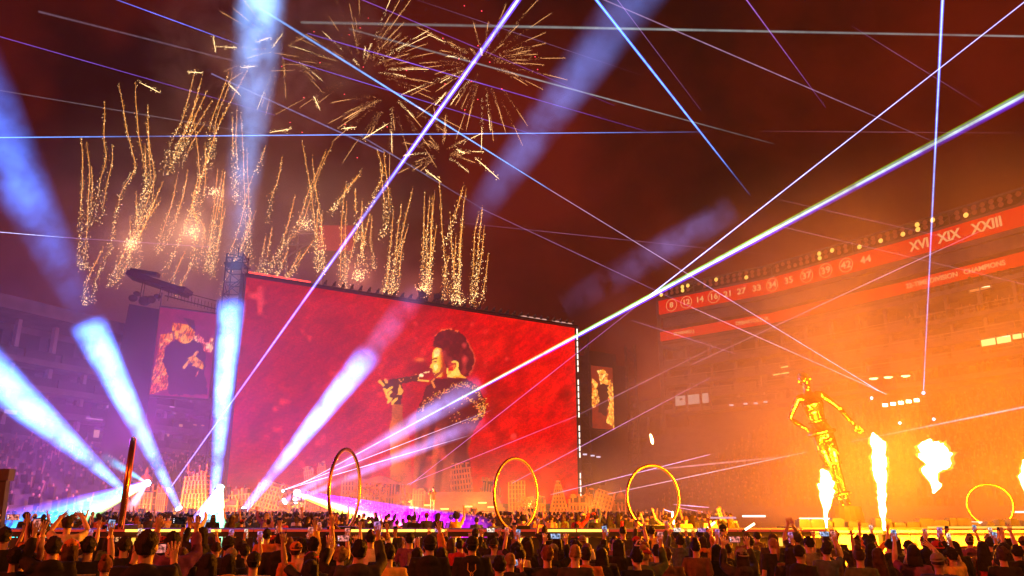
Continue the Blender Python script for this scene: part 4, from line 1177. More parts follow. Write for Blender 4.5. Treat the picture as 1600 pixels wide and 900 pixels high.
shell('broken low starburst with short bright comets above the singer', 690, 240, 70, 124, 20, -.6, PI + .6, 9, False)
# short bright comets scattered
for i, (x0, y0, x1, y1) in enumerate(((421, 207, 456, 201), (292, 112, 317, 114), (333, 55, 337, 82), (351, 74, 370, 74), (376, 106, 400, 103), (400, 66, 424, 58), (490, 150, 500, 172), (534, 201, 556, 199), (566, 218, 607, 193), (680, 165, 697, 144), (742, 246, 780, 280), (713, 233, 726, 240), (664, 265, 690, 285), (356, 130, 375, 148), (217, 128, 250, 145), (425, 75, 442, 52))):
    a, b = at(x0, y0, 120), at(x1, y1, 120)
    t = empty('firework_comet', a, 'short bright white firework comet, %s of the loose ones' % ordinal(i), 'firework', 'short loose comets')
    mb = MB().tube([(0, 0, 0), (b - a) * .4, (b - a) * .8, (b - a)], [.010, .035, .03, .010], 5)
    for _ in range(24):
        q = (b - a) * rf.random() + Vector((rf.gauss(0, .2), rf.gauss(0, .2), rf.gauss(0, .2))); octa(mb, q, rf.uniform(.03, .06))
    mb.build('streak', spark_white, t)
# spark clusters with lamps, added to make the firework smoke glow
for i, (px, py, w, c) in enumerate(((300, 362, 1.0, (1, .40, .22)), (205, 380, .6, (1, .36, .2)), (335, 300, .5, (1, .36, .28)), (660, 452, .8, (1, .20, .14)), (478, 350, .35, (1, .36, .26)), (560, 430, .6, (1, .24, .18)), (715, 470, .25, (1, .36, .26)))):
    p = at(px, py, FY)
    t = empty('smoke_glow_sparks', p, 'added spark cluster lighting the firework smoke, %s of seven' % ordinal(i), 'firework', 'added spark clusters lighting the smoke')
    mb = MB()
    for _ in range(80): octa(mb, Vector((rf.gauss(0, .5), rf.gauss(0, .5), rf.gauss(0, .5))), rf.uniform(.025, .07))
    mb.build('spark_cluster', spark_white, t)['kind'] = 'stuff'
    lamp('smoke_fill_light', t, (0, 0, 0), c, FIREWORK_W * w, 1.2)
# ================================================================== LASERS
def laser(label, pts, w0, w1, col, st, stops=((0, 1), (1, 1)), core=None, rough=.35, fringe=None):
    """pts: ((px, py, Y), (px, py, Y)); w0, w1: widths in metres"""
    a, b = at(*pts[0]), at(*pts[1]); L = (b - a).length
    M = axis_frame(a, b)
    t = bpy.data.objects.new('laser_ray', None); COL.objects.link(t); t.matrix_world = M
    tag(t, label, 'laser beam', 'laser beams in the smoke', 'thing')
    def tb(nm, k, c, s, off=0.0):
        mb = MB(); n = 24
        mb.tube([(off * (w0 + (w1 - w0) * i / n), 0, L * i / n) for i in range(n + 1)], [(w0 + (w1 - w0) * i / n) * .5 * k for i in range(n + 1)], 8, caps=False)
        mb.build(nm, light_tube('laser_light', c, s, L, stops, 40 / L * .35, rough), t)
    tb('ray_glow', 1.0, col, st * .5)
    if core: tb('ray_core', .45, core, st * .9)
    else: tb('ray_core', .5, col, st * .5)
    if fringe:
        for c, off in fringe: tb('colour_fringe', .75, c, st * .45, off)
    return t
BL = (.10, .16, 1.0); BV = (.22, .16, 1.0); BC = (.10, .42, 1.0); WH = (.75, .80, 1.0); PK = (.62, .34, .9); GY = (.34, .42, .42)
laser('thick violet white laser climbing from the stage through the fireworks to the top', ((268, 760, 66), (815, -8, 48)), .09, .42, (.16, .06, 1.0), 1.3, ((0, .9), (.25, .7), (.5, .75), (.62, .30), (.72, 1), (.85, 1), (.93, .6), (1, .9)), (.32, .44, 1.0))
laser('broad green and violet laser crossing from the stage to the right edge, brightest of all', ((470, 757, 66), (1612, 143, 42)), .07, .42, (.16, .10, .9), .62, ((0, .7), (.2, .6), (.40, 1.2), (.56, 1.6), (.70, 1.5), (.76, .7), (1, .42)), (.75, .95, .80), .5, (((.40, 1.0, .02), .34), ((.10, .02, 1.0), -.36)))
laser('blue laser falling from the top centre to the right of the tall stand corner', ((928, -5, 50), (1172, 305, 80)), .24, .16, BL, 1.1, ((0, 1), (.5, .9), (.72, .5), (.85, .12), (1, .03)), BC)
laser('nearly vertical blue laser ending in a lamp on the right stand', ((1473, -5, 60), (1443, 610, 82)), .30, .08, BL, 1.0, ((0, 1), (.35, .75), (.6, .55), (.9, .8), (1, 1.3)), (.35, .55, 1.0))
laser('thin white blue laser from the upper right corner down to the green laser', ((1602, 2, 60), (1015, 462, 80)), .13, .14, (.18, .16, 1.0), 1.0, ((0, .7), (.5, 1.1), (.85, 1.6), (1, 1.2)), (.7, .75, 1))
laser('pink continuation of the thin laser falling in front of the red screen', ((1010, 466, 80), (640, 758, 66)), .09, .05, (.6, .2, .75), .55, ((0, .4), (.5, .7), (1, 1)))
laser('long blue laser from the bright smoke at top left towards the right stand', ((405, 12, 95), (860, 297, 80)), .40, .15, (.08, .28, .9), .75, ((0, .35), (.15, .5), (.5, .9), (.7, 1), (.9, .7), (1, .3)), (.2, .5, 1))
laser('lower part of the long blue laser turning white over the right stand', ((860, 297, 80), (1372, 610, 82)), .13, .09, (.55, .30, .8), .6, ((0, .35), (.35, .5), (.6, .8), (.8, 1.6), (1, 2.4)), (.9, .7, .9))
laser('level blue laser running in from the left edge across the fireworks', ((-8, 215, 70), (1110, 206, 75)), .15, .11, (.06, .22, 1.0), .8, ((0, .9), (.12, .6), (.2, .15), (.34, .9), (.55, .8), (.7, .9), (1, 0)), (.2, .45, 1))
laser('level grey green laser near the top running to the right edge', ((470, 35, 80), (1610, 57, 70)), .36, .22, GY, .33, ((0, .4), (.3, .6), (.45, 1.2), (.55, 1.0), (.75, .7), (1, .8)))
laser('short purple laser at the top falling left of the vertical laser', ((1163, -5, 70), (1290, 168, 80)), .15, .08, (.35, .14, .7), .55, ((0, 1), (.5, .6), (1, .1)))
laser('faint grey pink laser slanting down through the upper right sky', ((940, -2, 75), (1460, 222, 80)), .16, .10, (.45, .28, .5), .42, ((0, .6), (.4, 1), (.75, .6), (1, .1)))
laser('faint lilac laser beside the blue one at top centre', ((962, -4, 75), (1095, 172, 80)), .10, .07, (.4, .2, .6), .38, ((0, 1), (1, .2)))
laser('greenish grey laser from the left burst to the centre of the sky', ((545, 45, 90), (1210, 225, 80)), .30, .14, (.30, .36, .38), .34, ((0, .3), (.3, .8), (.6, 1.2), (.85, .6), (1, .1)))
laser('violet laser sloping under the greenish grey one', ((480, 52, 90), (1010, 205, 80)), .18, .10, (.20, .10, .8), .6, ((0, .3), (.3, 1), (.7, .6), (1, .1)))
laser('thin violet laser from the top through both starbursts', ((555, -5, 90), (960, 165, 80)), .16, .09, (.20, .07, .5), .5, ((0, 1), (.5, .7), (1, .2)))
laser('violet laser through the lower left of the loose starburst', ((440, 90, 95), (840, 212, 80)), .12, .10, (.18, .12, .9), .6, ((0, .4), (.4, 1), (.8, .5), (1, .2)))
laser('bright blue short laser entering at the top left', ((170, -5, 80), (375, 70, 85)), .15, .12, (.10, .16, .9), .8, ((0, .4), (.4, 1.1), (.7, .8), (1, .2)))
laser('long thin violet laser at the upper left edge', ((-8, 55, 80), (430, 180, 85)), .13, .08, (.24, .10, .75), .55, ((0, .6), (.3, .9), (.6, .6), (1, .3)))
laser('faint grey laser at far left below the violet one', ((-8, 140, 80), (420, 212, 85)), .14, .14, (.3, .25, .3), .22, ((0, .7), (.6, 1), (1, .5)))
laser('very faint grey laser under the bright blue short one at top left', ((60, 18, 80), (365, 95, 85)), .3, .2, (.28, .2, .3), .16)
laser('blue white laser low at the left edge', ((-8, 362, 60), (100, 371, 62)), .07, .06, (.25, .3, .9), .9, ((0, .9), (.5, 1), (1, .3)), WH)
laser('violet continuation of the low left laser behind the fireworks', ((100, 371, 62), (330, 386, 70)), .06, .05, (.35, .2, .6), .4)
laser('blue grey laser from the bright smoke down to the burst over the singer', ((330, 115, 95), (600, 238, 90)), .22, .22, (.2, .22, .5), .32)
laser('faint blue grey laser behind the violet white laser', ((560, 210, 90), (760, 330, 85)), .2, .12, (.2, .24, .5), .35, ((0, .4), (.3, 1), (1, .2)))
laser('faint violet laser low across the dark sky to the right stand', ((750, 325, 85), (1080, 480, 90)), .12, .10, (.35, .2, .5), .35, ((0, .5), (.5, 1), (1, .6)))
laser('pale pink laser crossing the ribbons of the right stand', ((1080, 480, 90), (1385, 616, 82)), .09, .08, (.9, .45, .65), .8, ((0, .5), (.4, 1.3), (.7, 1), (1, 2)))
laser('pale laser ending in front of the corner of the right stand', ((985, 500, 90), (1150, 553, 92)), .10, .06, (.6, .3, .6), .6, ((0, .1), (.5, 1.1), (1, .5)))
laser('rising pale lilac laser across the red ribbons', ((1080, 570, 85), (1530, 362, 70)), .10, .08, (.6, .35, .55), .5, ((0, .5), (.3, .6), (.72, 1.6), (1, .3)))
laser('lilac laser slanting over the upper right stand', ((1225, 355, 80), (1608, 446, 80)), .08, .08, (.5, .25, .35), .35)
laser('lilac laser from the stage past the small side screen', ((800, 755, 66), (1110, 590, 70)), .05, .05, (.62, .3, .75), .8, ((0, .5), (.5, 1), (1, .3)))
laser('fan laser low over the stage, upper one', ((442, 766, 66), (770, 640, 60)), .05, .07, (.8, .4, .9), 1.0, ((0, 1.3), (.5, .9), (1, 0)), WH)
laser('fan laser low over the stage, middle one', ((442, 766, 66), (735, 680, 60)), .05, .07, (.8, .45, .95), 1.0, ((0, 1.3), (.6, 1), (1, 0)), WH)
laser('fan laser over the stage steps to the right', ((636, 757, 66), (900, 650, 62)), .04, .05, (.8, .2, .6), .8, ((0, 1), (.6, .7), (1, .2)))
laser('lowest lilac laser running right past the yellow hoop', ((860, 773, 66), (1110, 710, 56)), .06, .05, (.65, .40, .8), 1.0, ((0, .3), (.4, .8), (.85, 1.5), (1, .6)))
laser('lilac laser inside the yellow hoop running to the statue', ((950, 772, 66), (1262, 706, 56)), .06, .05, (.8, .5, .7), 1.0, ((0, .4), (.5, 1.2), (.8, 1), (1, .3)))
laser('lilac laser rising to the right edge over the lower bowl', ((1330, 690, 60), (1610, 634, 50)), .09, .12, (.7, .45, .8), .8, ((0, .2), (.4, .5), (.8, 1.2), (1, .8)))
laser('short pink laser streak under the yellow hoop top right', ((1052, 788, 50), (1108, 793, 46)), .05, .05, (.9, .4, .7), 1.2, ((0, .3), (.6, 1.3), (1, .5)))
laser('short pink laser streak low inside the yellow hoop', ((1037, 796, 50), (1058, 803, 48)), .06, .05, (.9, .5, .8), 1.6)
laser('second faint streak beside the short pink one', ((1060, 793, 50), (1098, 800, 46)), .04, .04, (.9, .4, .7), .8)

for lab_, a_, b_, c_, s_ in (('very faint level pink laser over the upper right sky', (1190, 205, 80), (1610, 208, 80), (.5, .2, .3), .20),
        ('faint lilac laser crossing the middle of the dark sky', (690, 345, 85), (1240, 402, 90), (.4, .2, .45), .22),
        ('faint pink laser falling onto the ribbon board right of the vertical one', (1200, 308, 80), (1570, 392, 76), (.5, .22, .35), .26),
        ('faint grey violet laser from the top edge to the right of the first starburst', (640, -4, 88), (1010, 120, 84), (.3, .2, .5), .22),
        ('faint lilac laser rising from the stage past the yellow hoop', (880, 660, 80), (1160, 520, 74), (.55, .28, .5), .34),
        ('thin pink laser low over the far crowd towards the statue', (1010, 735, 50), (1240, 712, 44), (.8, .4, .5), .5),
        ('faint violet laser falling behind the thin white blue one', (1330, 40, 78), (1540, 170, 78), (.36, .18, .45), .24)):
    laser(lab_, (a_, b_), .10, .08, c_, s_, ((0, .1), (.35, 1), (.7, .7), (1, 0)))

# ================================================================== SEARCHLIGHTS in smoke
def searchlight(label, base, end, hw0, hw1, stops, colors=((.10, .30, 1.0),), st=6.0, nscale=.34, namt=.95, soft=1.7, light=0.0, body=True, up=(0, 0, 1), col=(.55, .03, .85), light_at=.45):
    a, b = at(*base), at(*end); L = (b - a).length
    s0 = F / (base[2] * math.cos(PITCH) + (a.z - 2) * math.sin(PITCH)); s1 = F / (end[2] * math.cos(PITCH) + (b.z - 2) * math.sin(PITCH))
    r0, r1 = hw0 / s0, hw1 / s1
    t = empty('searchlight', a, label, 'searchlight', 'stage searchlights with smoky beams')
    M = axis_frame(a, b, Vector(up)); M2 = M.copy(); M2.translation = Vector((0, 0, 0))
    cone = MB().tube([(0, 0, L * i / 12) for i in range(13)], [r0 + (r1 - r0) * i / 12 for i in range(13)], 20)
    o = link('light_shaft', cone.mesh('light_shaft', beam_volume('beam_glow', L, r0, r1, stops, colors, st, nscale, namt, soft)), t)
    o.matrix_basis = M2
    if body:
        o = link('lens', MB().tube([(0, 0, -.06), (0, 0, -.02)], [.24, .26], 12).mesh('lens', glow('search_lens', (.7, .85, 1), 12)), t); o.matrix_basis = M2
        o = link('lamp_head', MB().tube([(0, 0, -.65), (0, 0, -.5), (0, 0, -.07)], [.16, .27, .3], 12).mesh('lamp_head', black_paint), t); o.matrix_basis = M2
        MB().box((-.36, 0, -.3), (.06, .2, .6)).box((.36, 0, -.3), (.06, .2, .6)).box((0, 0, -.62), (.8, .5, .14)).build('yoke', black_steel, t)
    if light:
        mid = (b - a) * light_at
        lamp('beam_fill_light', t, mid, col, light, 1.5)  # free point lamp added inside the beam to tint the smoke
    return t
BLUE = ((.07, .20, 1.0),)
searchlight('first big blue searchlight at the left leaning far out of the frame', (196, 768, 64), (-60, 545, 50), 6, 46, ((0, .5), (.12, .8), (.4, .95), (.55, 1.3), (.8, 1.5), (1, 1.4)), BLUE, 6.2, light=SPILL_W)
searchlight('second blue searchlight leaning left, its bright part ending in a round cap', (279, 794, 64), (135, 500, 54), 6, 32, ((0, .6), (.15, .7), (.45, .75), (.55, 1.35), (.86, 1.7), (.94, 1.2), (1, 0)), BLUE, 6.2, light=SPILL_W)
searchlight('faint blue upper part of the second searchlight over the left stand', (140, 505, 60), (-150, -80, 44), 28, 84, ((0, .0), (.15, .45), (.3, .7), (.42, 1.6), (.6, 1), (1, .3)), BLUE, .85, body=False)
searchlight('third blue searchlight standing nearly upright before the lattice tower', (334, 790, 64), (362, 466, 54), 8, 25, ((0, .7), (.2, .7), (.4, .9), (.6, 1.5), (.82, 1.5), (.94, .9), (1, 0)), BLUE, 6.6, light=SPILL_W)
searchlight('pale blue upper part of the upright searchlight rising into the top smoke', (362, 468, 60), (412, -30, 56), 22, 48, ((0, .15), (.25, .35), (.5, .6), (.7, 1.0), (.9, 2.0), (1, 2.2)), ((.22, .42, 1.0),), .75, body=False, light=2600, light_at=.8, col=(.22, .38, 1))
searchlight('fourth blue searchlight leaning right across the giant screen', (382, 796, 64), (580, 548, 55), 7, 26, ((0, .5), (.3, .7), (.5, 1.2), (.8, 1.4), (.92, .8), (1, 0)), BLUE, 5.0, light=SPILL_W * .7)
searchlight('faint lilac upper part of the fourth searchlight over the red screen', (575, 555, 62), (655, 452, 62), 24, 26, ((0, .6), (.6, .6), (1, .1)), ((.45, .25, .8),), .55, body=False)
searchlight('broad faint blue shaft crossing the dark sky towards the top', (730, 355, 70), (1010, -30, 60), 30, 52, ((0, 0), (.25, .7), (.45, 1.2), (.7, .8), (1, .7)), ((.16, .24, .8),), .55, body=False, nscale=.12)
searchlight('fifth searchlight, pale lilac, low across the singer', (445, 783, 65), (752, 598, 60), 6, 24, ((0, .9), (.3, .5), (.55, .55), (.7, 1.1), (.85, .6), (1, .1)), ((.38, .34, 1.0),), 1.15, light=SPILL_W * .4)
searchlight('faint glowing patch of the fifth searchlight beam high over the corner of the right stand', (880, 480, 75), (1150, 322, 70), 30, 30, ((0, .1), (.4, .5), (.75, 1), (.9, .7), (1, 0)), ((.30, .26, .8),), .22, body=False, namt=1.3, nscale=.3)  # lit haze put in as an emission cone, not smoke
searchlight('sixth searchlight, pink lilac, lowest one before the steps', (462, 782, 65), (760, 655, 60), 5, 17, ((0, 1.4), (.2, .5), (.5, .7), (.8, .6), (1, 0)), ((.50, .34, 1.0),), 1.0)
RB = ((.75, .55, .05), (.15, .85, .35), (.05, .75, .85), (.05, .22, 1.0), (.14, .03, .9))
searchlight('rainbow searchlight spreading down to the left over the far crowd', (230, 755, 62), (-10, 850, 30), 4, 50, ((0, 2.2), (.15, 1.6), (.35, 1.0), (.7, .75), (1, .5)), RB, 1.05, nscale=.3, namt=.35, soft=.8)
searchlight('small cyan searchlight ray going up left from the rainbow lamp', (230, 755, 62), (160, 712, 58), 2, 12, ((0, 1.6), (.5, .8), (1, .2)), ((.10, .55, .9),), 1.3, body=False)
searchlight('white ray falling right from the rainbow lamp onto the domed palace', (230, 755, 62.2), (200, 800, 58), 2, 12, ((0, 1.6), (.5, .8), (1, .2)), ((.6, .6, 1.0),), 1.2, body=False)
RB2 = ((.3, .9, .25), (.15, .8, .75), (.4, .5, 1.0), (.35, .15, 1.0))
searchlight('white green searchlight falling straight down into the crowd behind the runway', (344, 762, 62), (318, 842, 30), 4, 36, ((0, 2.4), (.3, 1.3), (.7, .9), (1, .5)), RB2, 1.6, nscale=.4, namt=.3, soft=.8, up=(-1, 0, .2))
RB3 = ((.45, .85, .05), (.75, .55, .02), (.9, .02, .55), (.55, .0, 1.0), (.35, .0, .9))
searchlight('magenta and yellow searchlight falling right through the edge on hoop', (464, 770, 62), (745, 850, 30), 4, 44, ((0, 1.8), (.2, 1.1), (.5, .9), (.8, .75), (1, .4)), RB3, 2.8, nscale=.3, namt=.3, soft=.8)
# bright lamp points
for i, (px, py, Y, r, c, lab) in enumerate(((230, 754, 62, .17, (.6, .9, 1), 'sparkling lamp where the rainbow rays start'), (347, 761, 62, .15, (.4, 1, .85), 'green white sparkling lamp over the crowd beside the upright beam'), (263, 765, 64, .13, (.8, .8, 1), 'small white laser lamp at the foot of the violet laser'),
        (442, 767, 65.5, .1, (1, .9, 1), 'small white laser lamp at the fan of low lasers'), (1362, 622, 81, .12, (.8, .7, 1), 'violet laser lamp at the end of the long laser on the right stand'), (1443, 614, 81.6, .14, (.45, .4, 1), 'blue laser lamp at the foot of the vertical laser'), (1406, 661, 80, .12, (.85, .75, 1), 'single lilac lamp on the aisle of the lower bowl'), (1459, 655, 80, .12, (.75, .65, 1), 'second lilac lamp higher on the lower bowl aisle'))):
    t = empty('laser_lamp', at(px, py, Y), lab, 'laser lamp')
    MB().ell((0, 0, 0), (r, r, r), 10, 6).build('lens', glow('lens_%d' % i, c, 14), t)
    MB().box((0, .3, -.05), (.36, .4, .34)).build('housing', black_paint, t)

# ================================================================== PEOPLE
def remesh(mb, vox, it=2, name='body'):
    me = mb.mesh(name); o = bpy.data.objects.new('tmp_body', me); COL.objects.link(o)
    r = o.modifiers.new('r', 'REMESH'); r.mode = 'VOXEL'; r.voxel_size = vox
    s = o.modifiers.new('s', 'SMOOTH'); s.iterations = it; s.factor = .5
    bpy.context.view_layer.update()
    out = bpy.data.meshes.new_from_object(o.evaluated_get(bpy.context.evaluated_depsgraph_get()))
    bpy.data.objects.remove(o); bpy.data.meshes.remove(me)
    out.polygons.foreach_set('use_smooth', [True] * len(out.polygons)); out.name = name
    out.materials.clear(); out.materials.append(None)
    return out
V = Vector
SHO = (.185, 0, 1.42)
# pose: right (elbow, wrist, hand dir, palm normal), left
DOWN = (V((.235, -.02, 1.15)), V((.25, .06, .92)), V((0, .15, -1)), V((-1, 0, 0)))
PH_FRONT = (V((.25, .12, 1.22)), V((.15, .30, 1.50)), V((-.15, .12, 1)), V((0, 1, .1)))
PH_HIGH = (V((.26, .13, 1.50)), V((.21, .22, 1.76)), V((-.05, .1, 1)), V((0, 1, .1)))
UP = (V((.27, .06, 1.64)), V((.24, .14, 1.90)), V((-.02, .15, 1)), V((0, 1, .1)))
UP_OUT = (V((.36, .06, 1.58)), V((.42, .12, 1.84)), V((.1, .12, 1)), V((0, 1, 0)))
CLASP = (V((.25, .08, 1.66)), V((.07, .12, 1.88)), V((-.12, .05, 1)), V((-1, .2, 0)))
HEART = (V((.30, .15, 1.50)), V((.16, .22, 1.74)), V((-.8, .05, .6)), V((0, 1, 0)))
FACEUP = (V((.28, .16, 1.28)), V((.13, .26, 1.56)), V((-.3, .1, 1)), V((0, 1, 0)))
HIP = (V((.36, -.10, 1.20)), V((.20, -.02, 1.02)), V((-.8, .1, -.6)), V((0, -1, 0)))
OUTDOWN = (V((.36, .04, 1.20)), V((.47, .10, .95)), V((.45, .1, -.8)), V((0, 1, .4)))
def mir(p): return tuple(V((-q.x, q.y, q.z)) for q in p)
POSES = {'down': (DOWN, DOWN), 'phone_right': (PH_HIGH, DOWN), 'phone_left': (DOWN, PH_HIGH), 'phone_front': (PH_FRONT, PH_FRONT), 'both_high': (PH_HIGH, PH_HIGH),
         'arm_up': (UP, DOWN), 'arms_up': (UP_OUT, UP), 'clasp': (CLASP, CLASP), 'heart': (HEART, HEART), 'wave': (UP_OUT, DOWN), 'cheer': (DOWN, UP_OUT)}
def arm_parts(mb, side, P4, r=(.058, .046, .040, .031), hand=True):
    S_ = V((SHO[0] * side, 0, SHO[2])); el, wr, hd, pn = P4
    m1 = S_.lerp(el, .45); m2 = el.lerp(wr, .35)
    mb.tube([V((.10 * side, 0, 1.41)), S_, m1, el, m2, wr], [.07, r[0], r[0] * .92, r[1] * .92, r[1], r[3]], 10)
    if hand:
        h = hd.normalized(); n = (pn - h * pn.dot(h)).normalized(); x = h.cross(n)
        M = Matrix((x, n, h)).transposed()
        mb.ell(wr + h * .045, (.040, .017, .058), 10, 6, M)
    return
def fingers(mb, side, P4, curl=.25):
    el, wr, hd, pn = P4
    h = hd.normalized(); n = (pn - h * pn.dot(h)).normalized(); x = h.cross(n)
    for i, (ox, L) in enumerate(((-.030, .062), (-.010, .075), (.010, .080), (.029, .070))):
        b = wr + h * .085 + x * ox; sp_ = x * ox * .55
        p1 = b + h * L * .5 + sp_ * .4 + n * L * curl * .2; p2 = b + h * L + sp_ + n * L * curl
        mb.tube([b - h * .02, b, p1, p2], [.0085, .009, .0082, .006], 6)
    sg = -1 if (x.x * side) > 0 else 1
    b = wr + h * .03 + x * sg * .033
    mb.tube([b - x * sg * .01, b + x * sg * .022 + h * .025, b + x * sg * .030 + h * .055 + n * .012], [.011, .010, .007], 6)
TORSO = [(0, 0, .84, .150, .110), (0, 0, .95, .172, .120), (0, 0, 1.08, .142, .100), (0, 0, 1.20, .158, .110), (0, .0, 1.32, .178, .112), (0, -.005, 1.40, .165, .095), (0, -.008, 1.455, .095, .070)]
def torso(mb, k=0.0, ztop=None):
    mb.rings([(cx, cy, cz, rx + k, ry + k) for cx, cy, cz, rx, ry in TORSO], 18)
def legs(mb, k=0.0, foot=True):
    for s in (-1, 1):
        mb.tube([(.085 * s, 0, .92), (.092 * s, .01, .70), (.095 * s, .01, .50), (.098 * s, -.015, .30), (.10 * s, -.01, .08)], [.085 + k, .075 + k, .052 + k, .05 + k, .036 + k], 10)
        if foot: mb.ell((.10 * s, .06, .045), (.042, .125, .045), 8, 6)
def head(mb, M=None):
    Q = MB()
    Q.ell((0, -.010, 1.645), (.076, .096, .098), 14, 10)
    Q.ell((0, .030, 1.585), (.058, .066, .080), 12, 8)
    Q.ell((0, .075, 1.535), (.030, .024, .022), 8, 6)
    Q.tube([(0, .083, 1.645), (0, .108, 1.605), (0, .096, 1.595)], [.010, .017, .012], 6)
    Q.ell((0, .078, 1.660), (.050, .022, .014), 8, 6)
    Q.ell((0, .090, 1.565), (.026, .012, .010), 8, 5)
    for s in (-1, 1): Q.ell((.078 * s, -.008, 1.615), (.010, .022, .034), 6, 6)
    v = [V(p) for p in Q.v]
    if M is not None: v = [M @ p for p in v]
    mb.add(v, Q.f)
    mb.tube([(0, -.012, 1.40), (0, -.008, 1.50), (0, .0, 1.57)], [.068, .056, .056], 12)
def body(pose, vox=.0145, fing=True, hm=None):
    R, L = POSES[pose][0], mir(POSES[pose][1])
    mb = MB(); torso(mb); legs(mb); head(mb, hm); arm_parts(mb, 1, R); arm_parts(mb, -1, L)
    me = remesh(mb, vox, 2, 'person_body')
    if fing:
        f = MB(); fingers(f, 1, R); fingers(f, -1, L)
        import bmesh
        bm = bmesh.new(); bm.from_mesh(me); n = [bm.verts.new(p) for p in f.v]
        for q in f.f:
            fc = bm.faces.new([n[i] for i in q]); fc.smooth = True
        bm.to_mesh(me); bm.free()
    return me
def shirt(pose, kind):
    R, L = POSES[pose][0], mir(POSES[pose][1])
    k = {'tee': .014, 'jacket': .034, 'tank': .010}[kind]
    mb = MB(); torso(mb, k)
    for s, P4 in ((1, R), (-1, L)):
        S_ = V((SHO[0] * s, 0, SHO[2])); el, wr = P4[0], P4[1]
        if kind == 'tee': mb.tube([V((.09 * s, 0, 1.40)), S_, S_.lerp(el, .5), S_.lerp(el, .82)], [.085, .072, .068, .070], 10)
        elif kind == 'jacket': mb.tube([V((.09 * s, 0, 1.39)), S_, S_.lerp(el, .5), el, el.lerp(wr, .4), el.lerp(wr, .9)], [.10, .088, .078, .068, .063, .050], 10)
        else: mb.ell((.12 * s, 0, 1.40), (.05, .06, .05), 8, 6)
    if kind == 'jacket': mb.ell((0, -.09, 1.44), (.13, .07, .075), 12, 8); mb.tube([(0, -.01, 1.42), (0, -.005, 1.50)], [.10, .080], 12)
    else: mb.tube([(0, -.01, 1.40), (0, -.008, 1.475)], [.085, .068], 12)
    me = remesh(mb, .018, 2, kind)
    for v in me.vertices:
        c = v.co; n = noise.noise(V((c.x * 9, c.y * 9, c.z * 7 + len(pose)))) * .010 + math.sin(c.z * 34 + noise.noise(c * 5) * 7) * .004
        v.co = c + V((c.x, c.y * 1.2, 0)).normalized() * n
    return me
def hair_mesh(kind):
    mb = MB()
    def cap(rx, ry, rz, cz=1.652, cy=-.014, amp=.008, fr=18, zc=1.575, front=.055):
        Q = MB(); Q.ell((0, cy, cz), (rx, ry, rz), 22, 16)
        vv = []
        for p in Q.v:
            p = V(p); n = noise.fractal(p * fr, 1, 2, 3) * amp
            d = (p - V((0, cy, cz))).normalized(); p = p + d * n
            if p.z < zc: p.z = zc + (p.z - zc) * .25
            if p.y > front and p.z < 1.69: p.y = front + (p.y - front) * .1
            vv.append(p)
        mb.add(vv, Q.f)
    def drape(zend, wb, yb, wave=.01, seed=0):
        rows = 16; n = 26; v = []
        for i in range(rows):
            f = i / (rows - 1); z = 1.70 + (zend - 1.70) * f
            w = .090 + (wb - .090) * min(1, f * 1.5); back = -.105 + (yb + .105) * f
            fr = .035 * (1 - f) - .015 * f
            for j in range(n):
                a = 2 * PI * j / n
                x = math.cos(a) * w; y = (fr + back) / 2 + math.sin(a) * abs(fr - back) / 2 - (.03 if z < 1.46 else 0)
                st = noise.noise(V((a * 3.1 + seed, z * 2.2, 3))) * wave + math.sin(a * 15) * .0035
                v.append((x * (1 + st * 6), y - st, z - (.05 * abs(noise.noise(V((a * 4, 7, seed)))) if i == rows - 1 else 0)))
        fcs = [(i * n + j, i * n + (j + 1) % n, (i + 1) * n + (j + 1) % n, (i + 1) * n + j) for i in range(rows - 1) for j in range(n)]
        mb.add(v, fcs + [tuple(range(n - 1, -1, -1)), tuple((rows - 1) * n + j for j in range(n))])
    if kind == 'short': cap(.087, .110, .105, amp=.022, fr=22)
    elif kind == 'crop': cap(.081, .103, .100, amp=.008, zc=1.60)
    elif kind == 'curly': cap(.104, .122, .118, amp=.042, fr=26, zc=1.57)
    elif kind == 'afro': cap(.128, .136, .132, cz=1.665, amp=.022, fr=30, zc=1.56)
    elif kind == 'long': cap(.090, .110, .106, amp=.005); drape(1.18, .120, -.15, .012, 1)
    elif kind == 'straight': cap(.086, .106, .103, amp=.003); drape(1.27, .100, -.14, .006, 5)
    elif kind == 'wavy': cap(.098, .116, .110, amp=.014, fr=14); drape(1.24, .150, -.14, .03, 9)
    elif kind == 'bob': cap(.092, .112, .106, amp=.006); drape(1.47, .115, -.10, .012, 2)
    elif kind == 'bun': cap(.084, .106, .102, amp=.004); mb.ell((0, -.085, 1.745), (.05, .05, .045), 12, 8)
    elif kind == 'pony':
        cap(.084, .106, .102, amp=.004); mb.tube([(0, -.10, 1.70), (0, -.15, 1.66), (0, -.16, 1.52), (0, -.14, 1.36)], [.025, .034, .036, .012], 10)
    me = mb.mesh('hair_' + kind, None, True); me.materials.append(None)
    return me
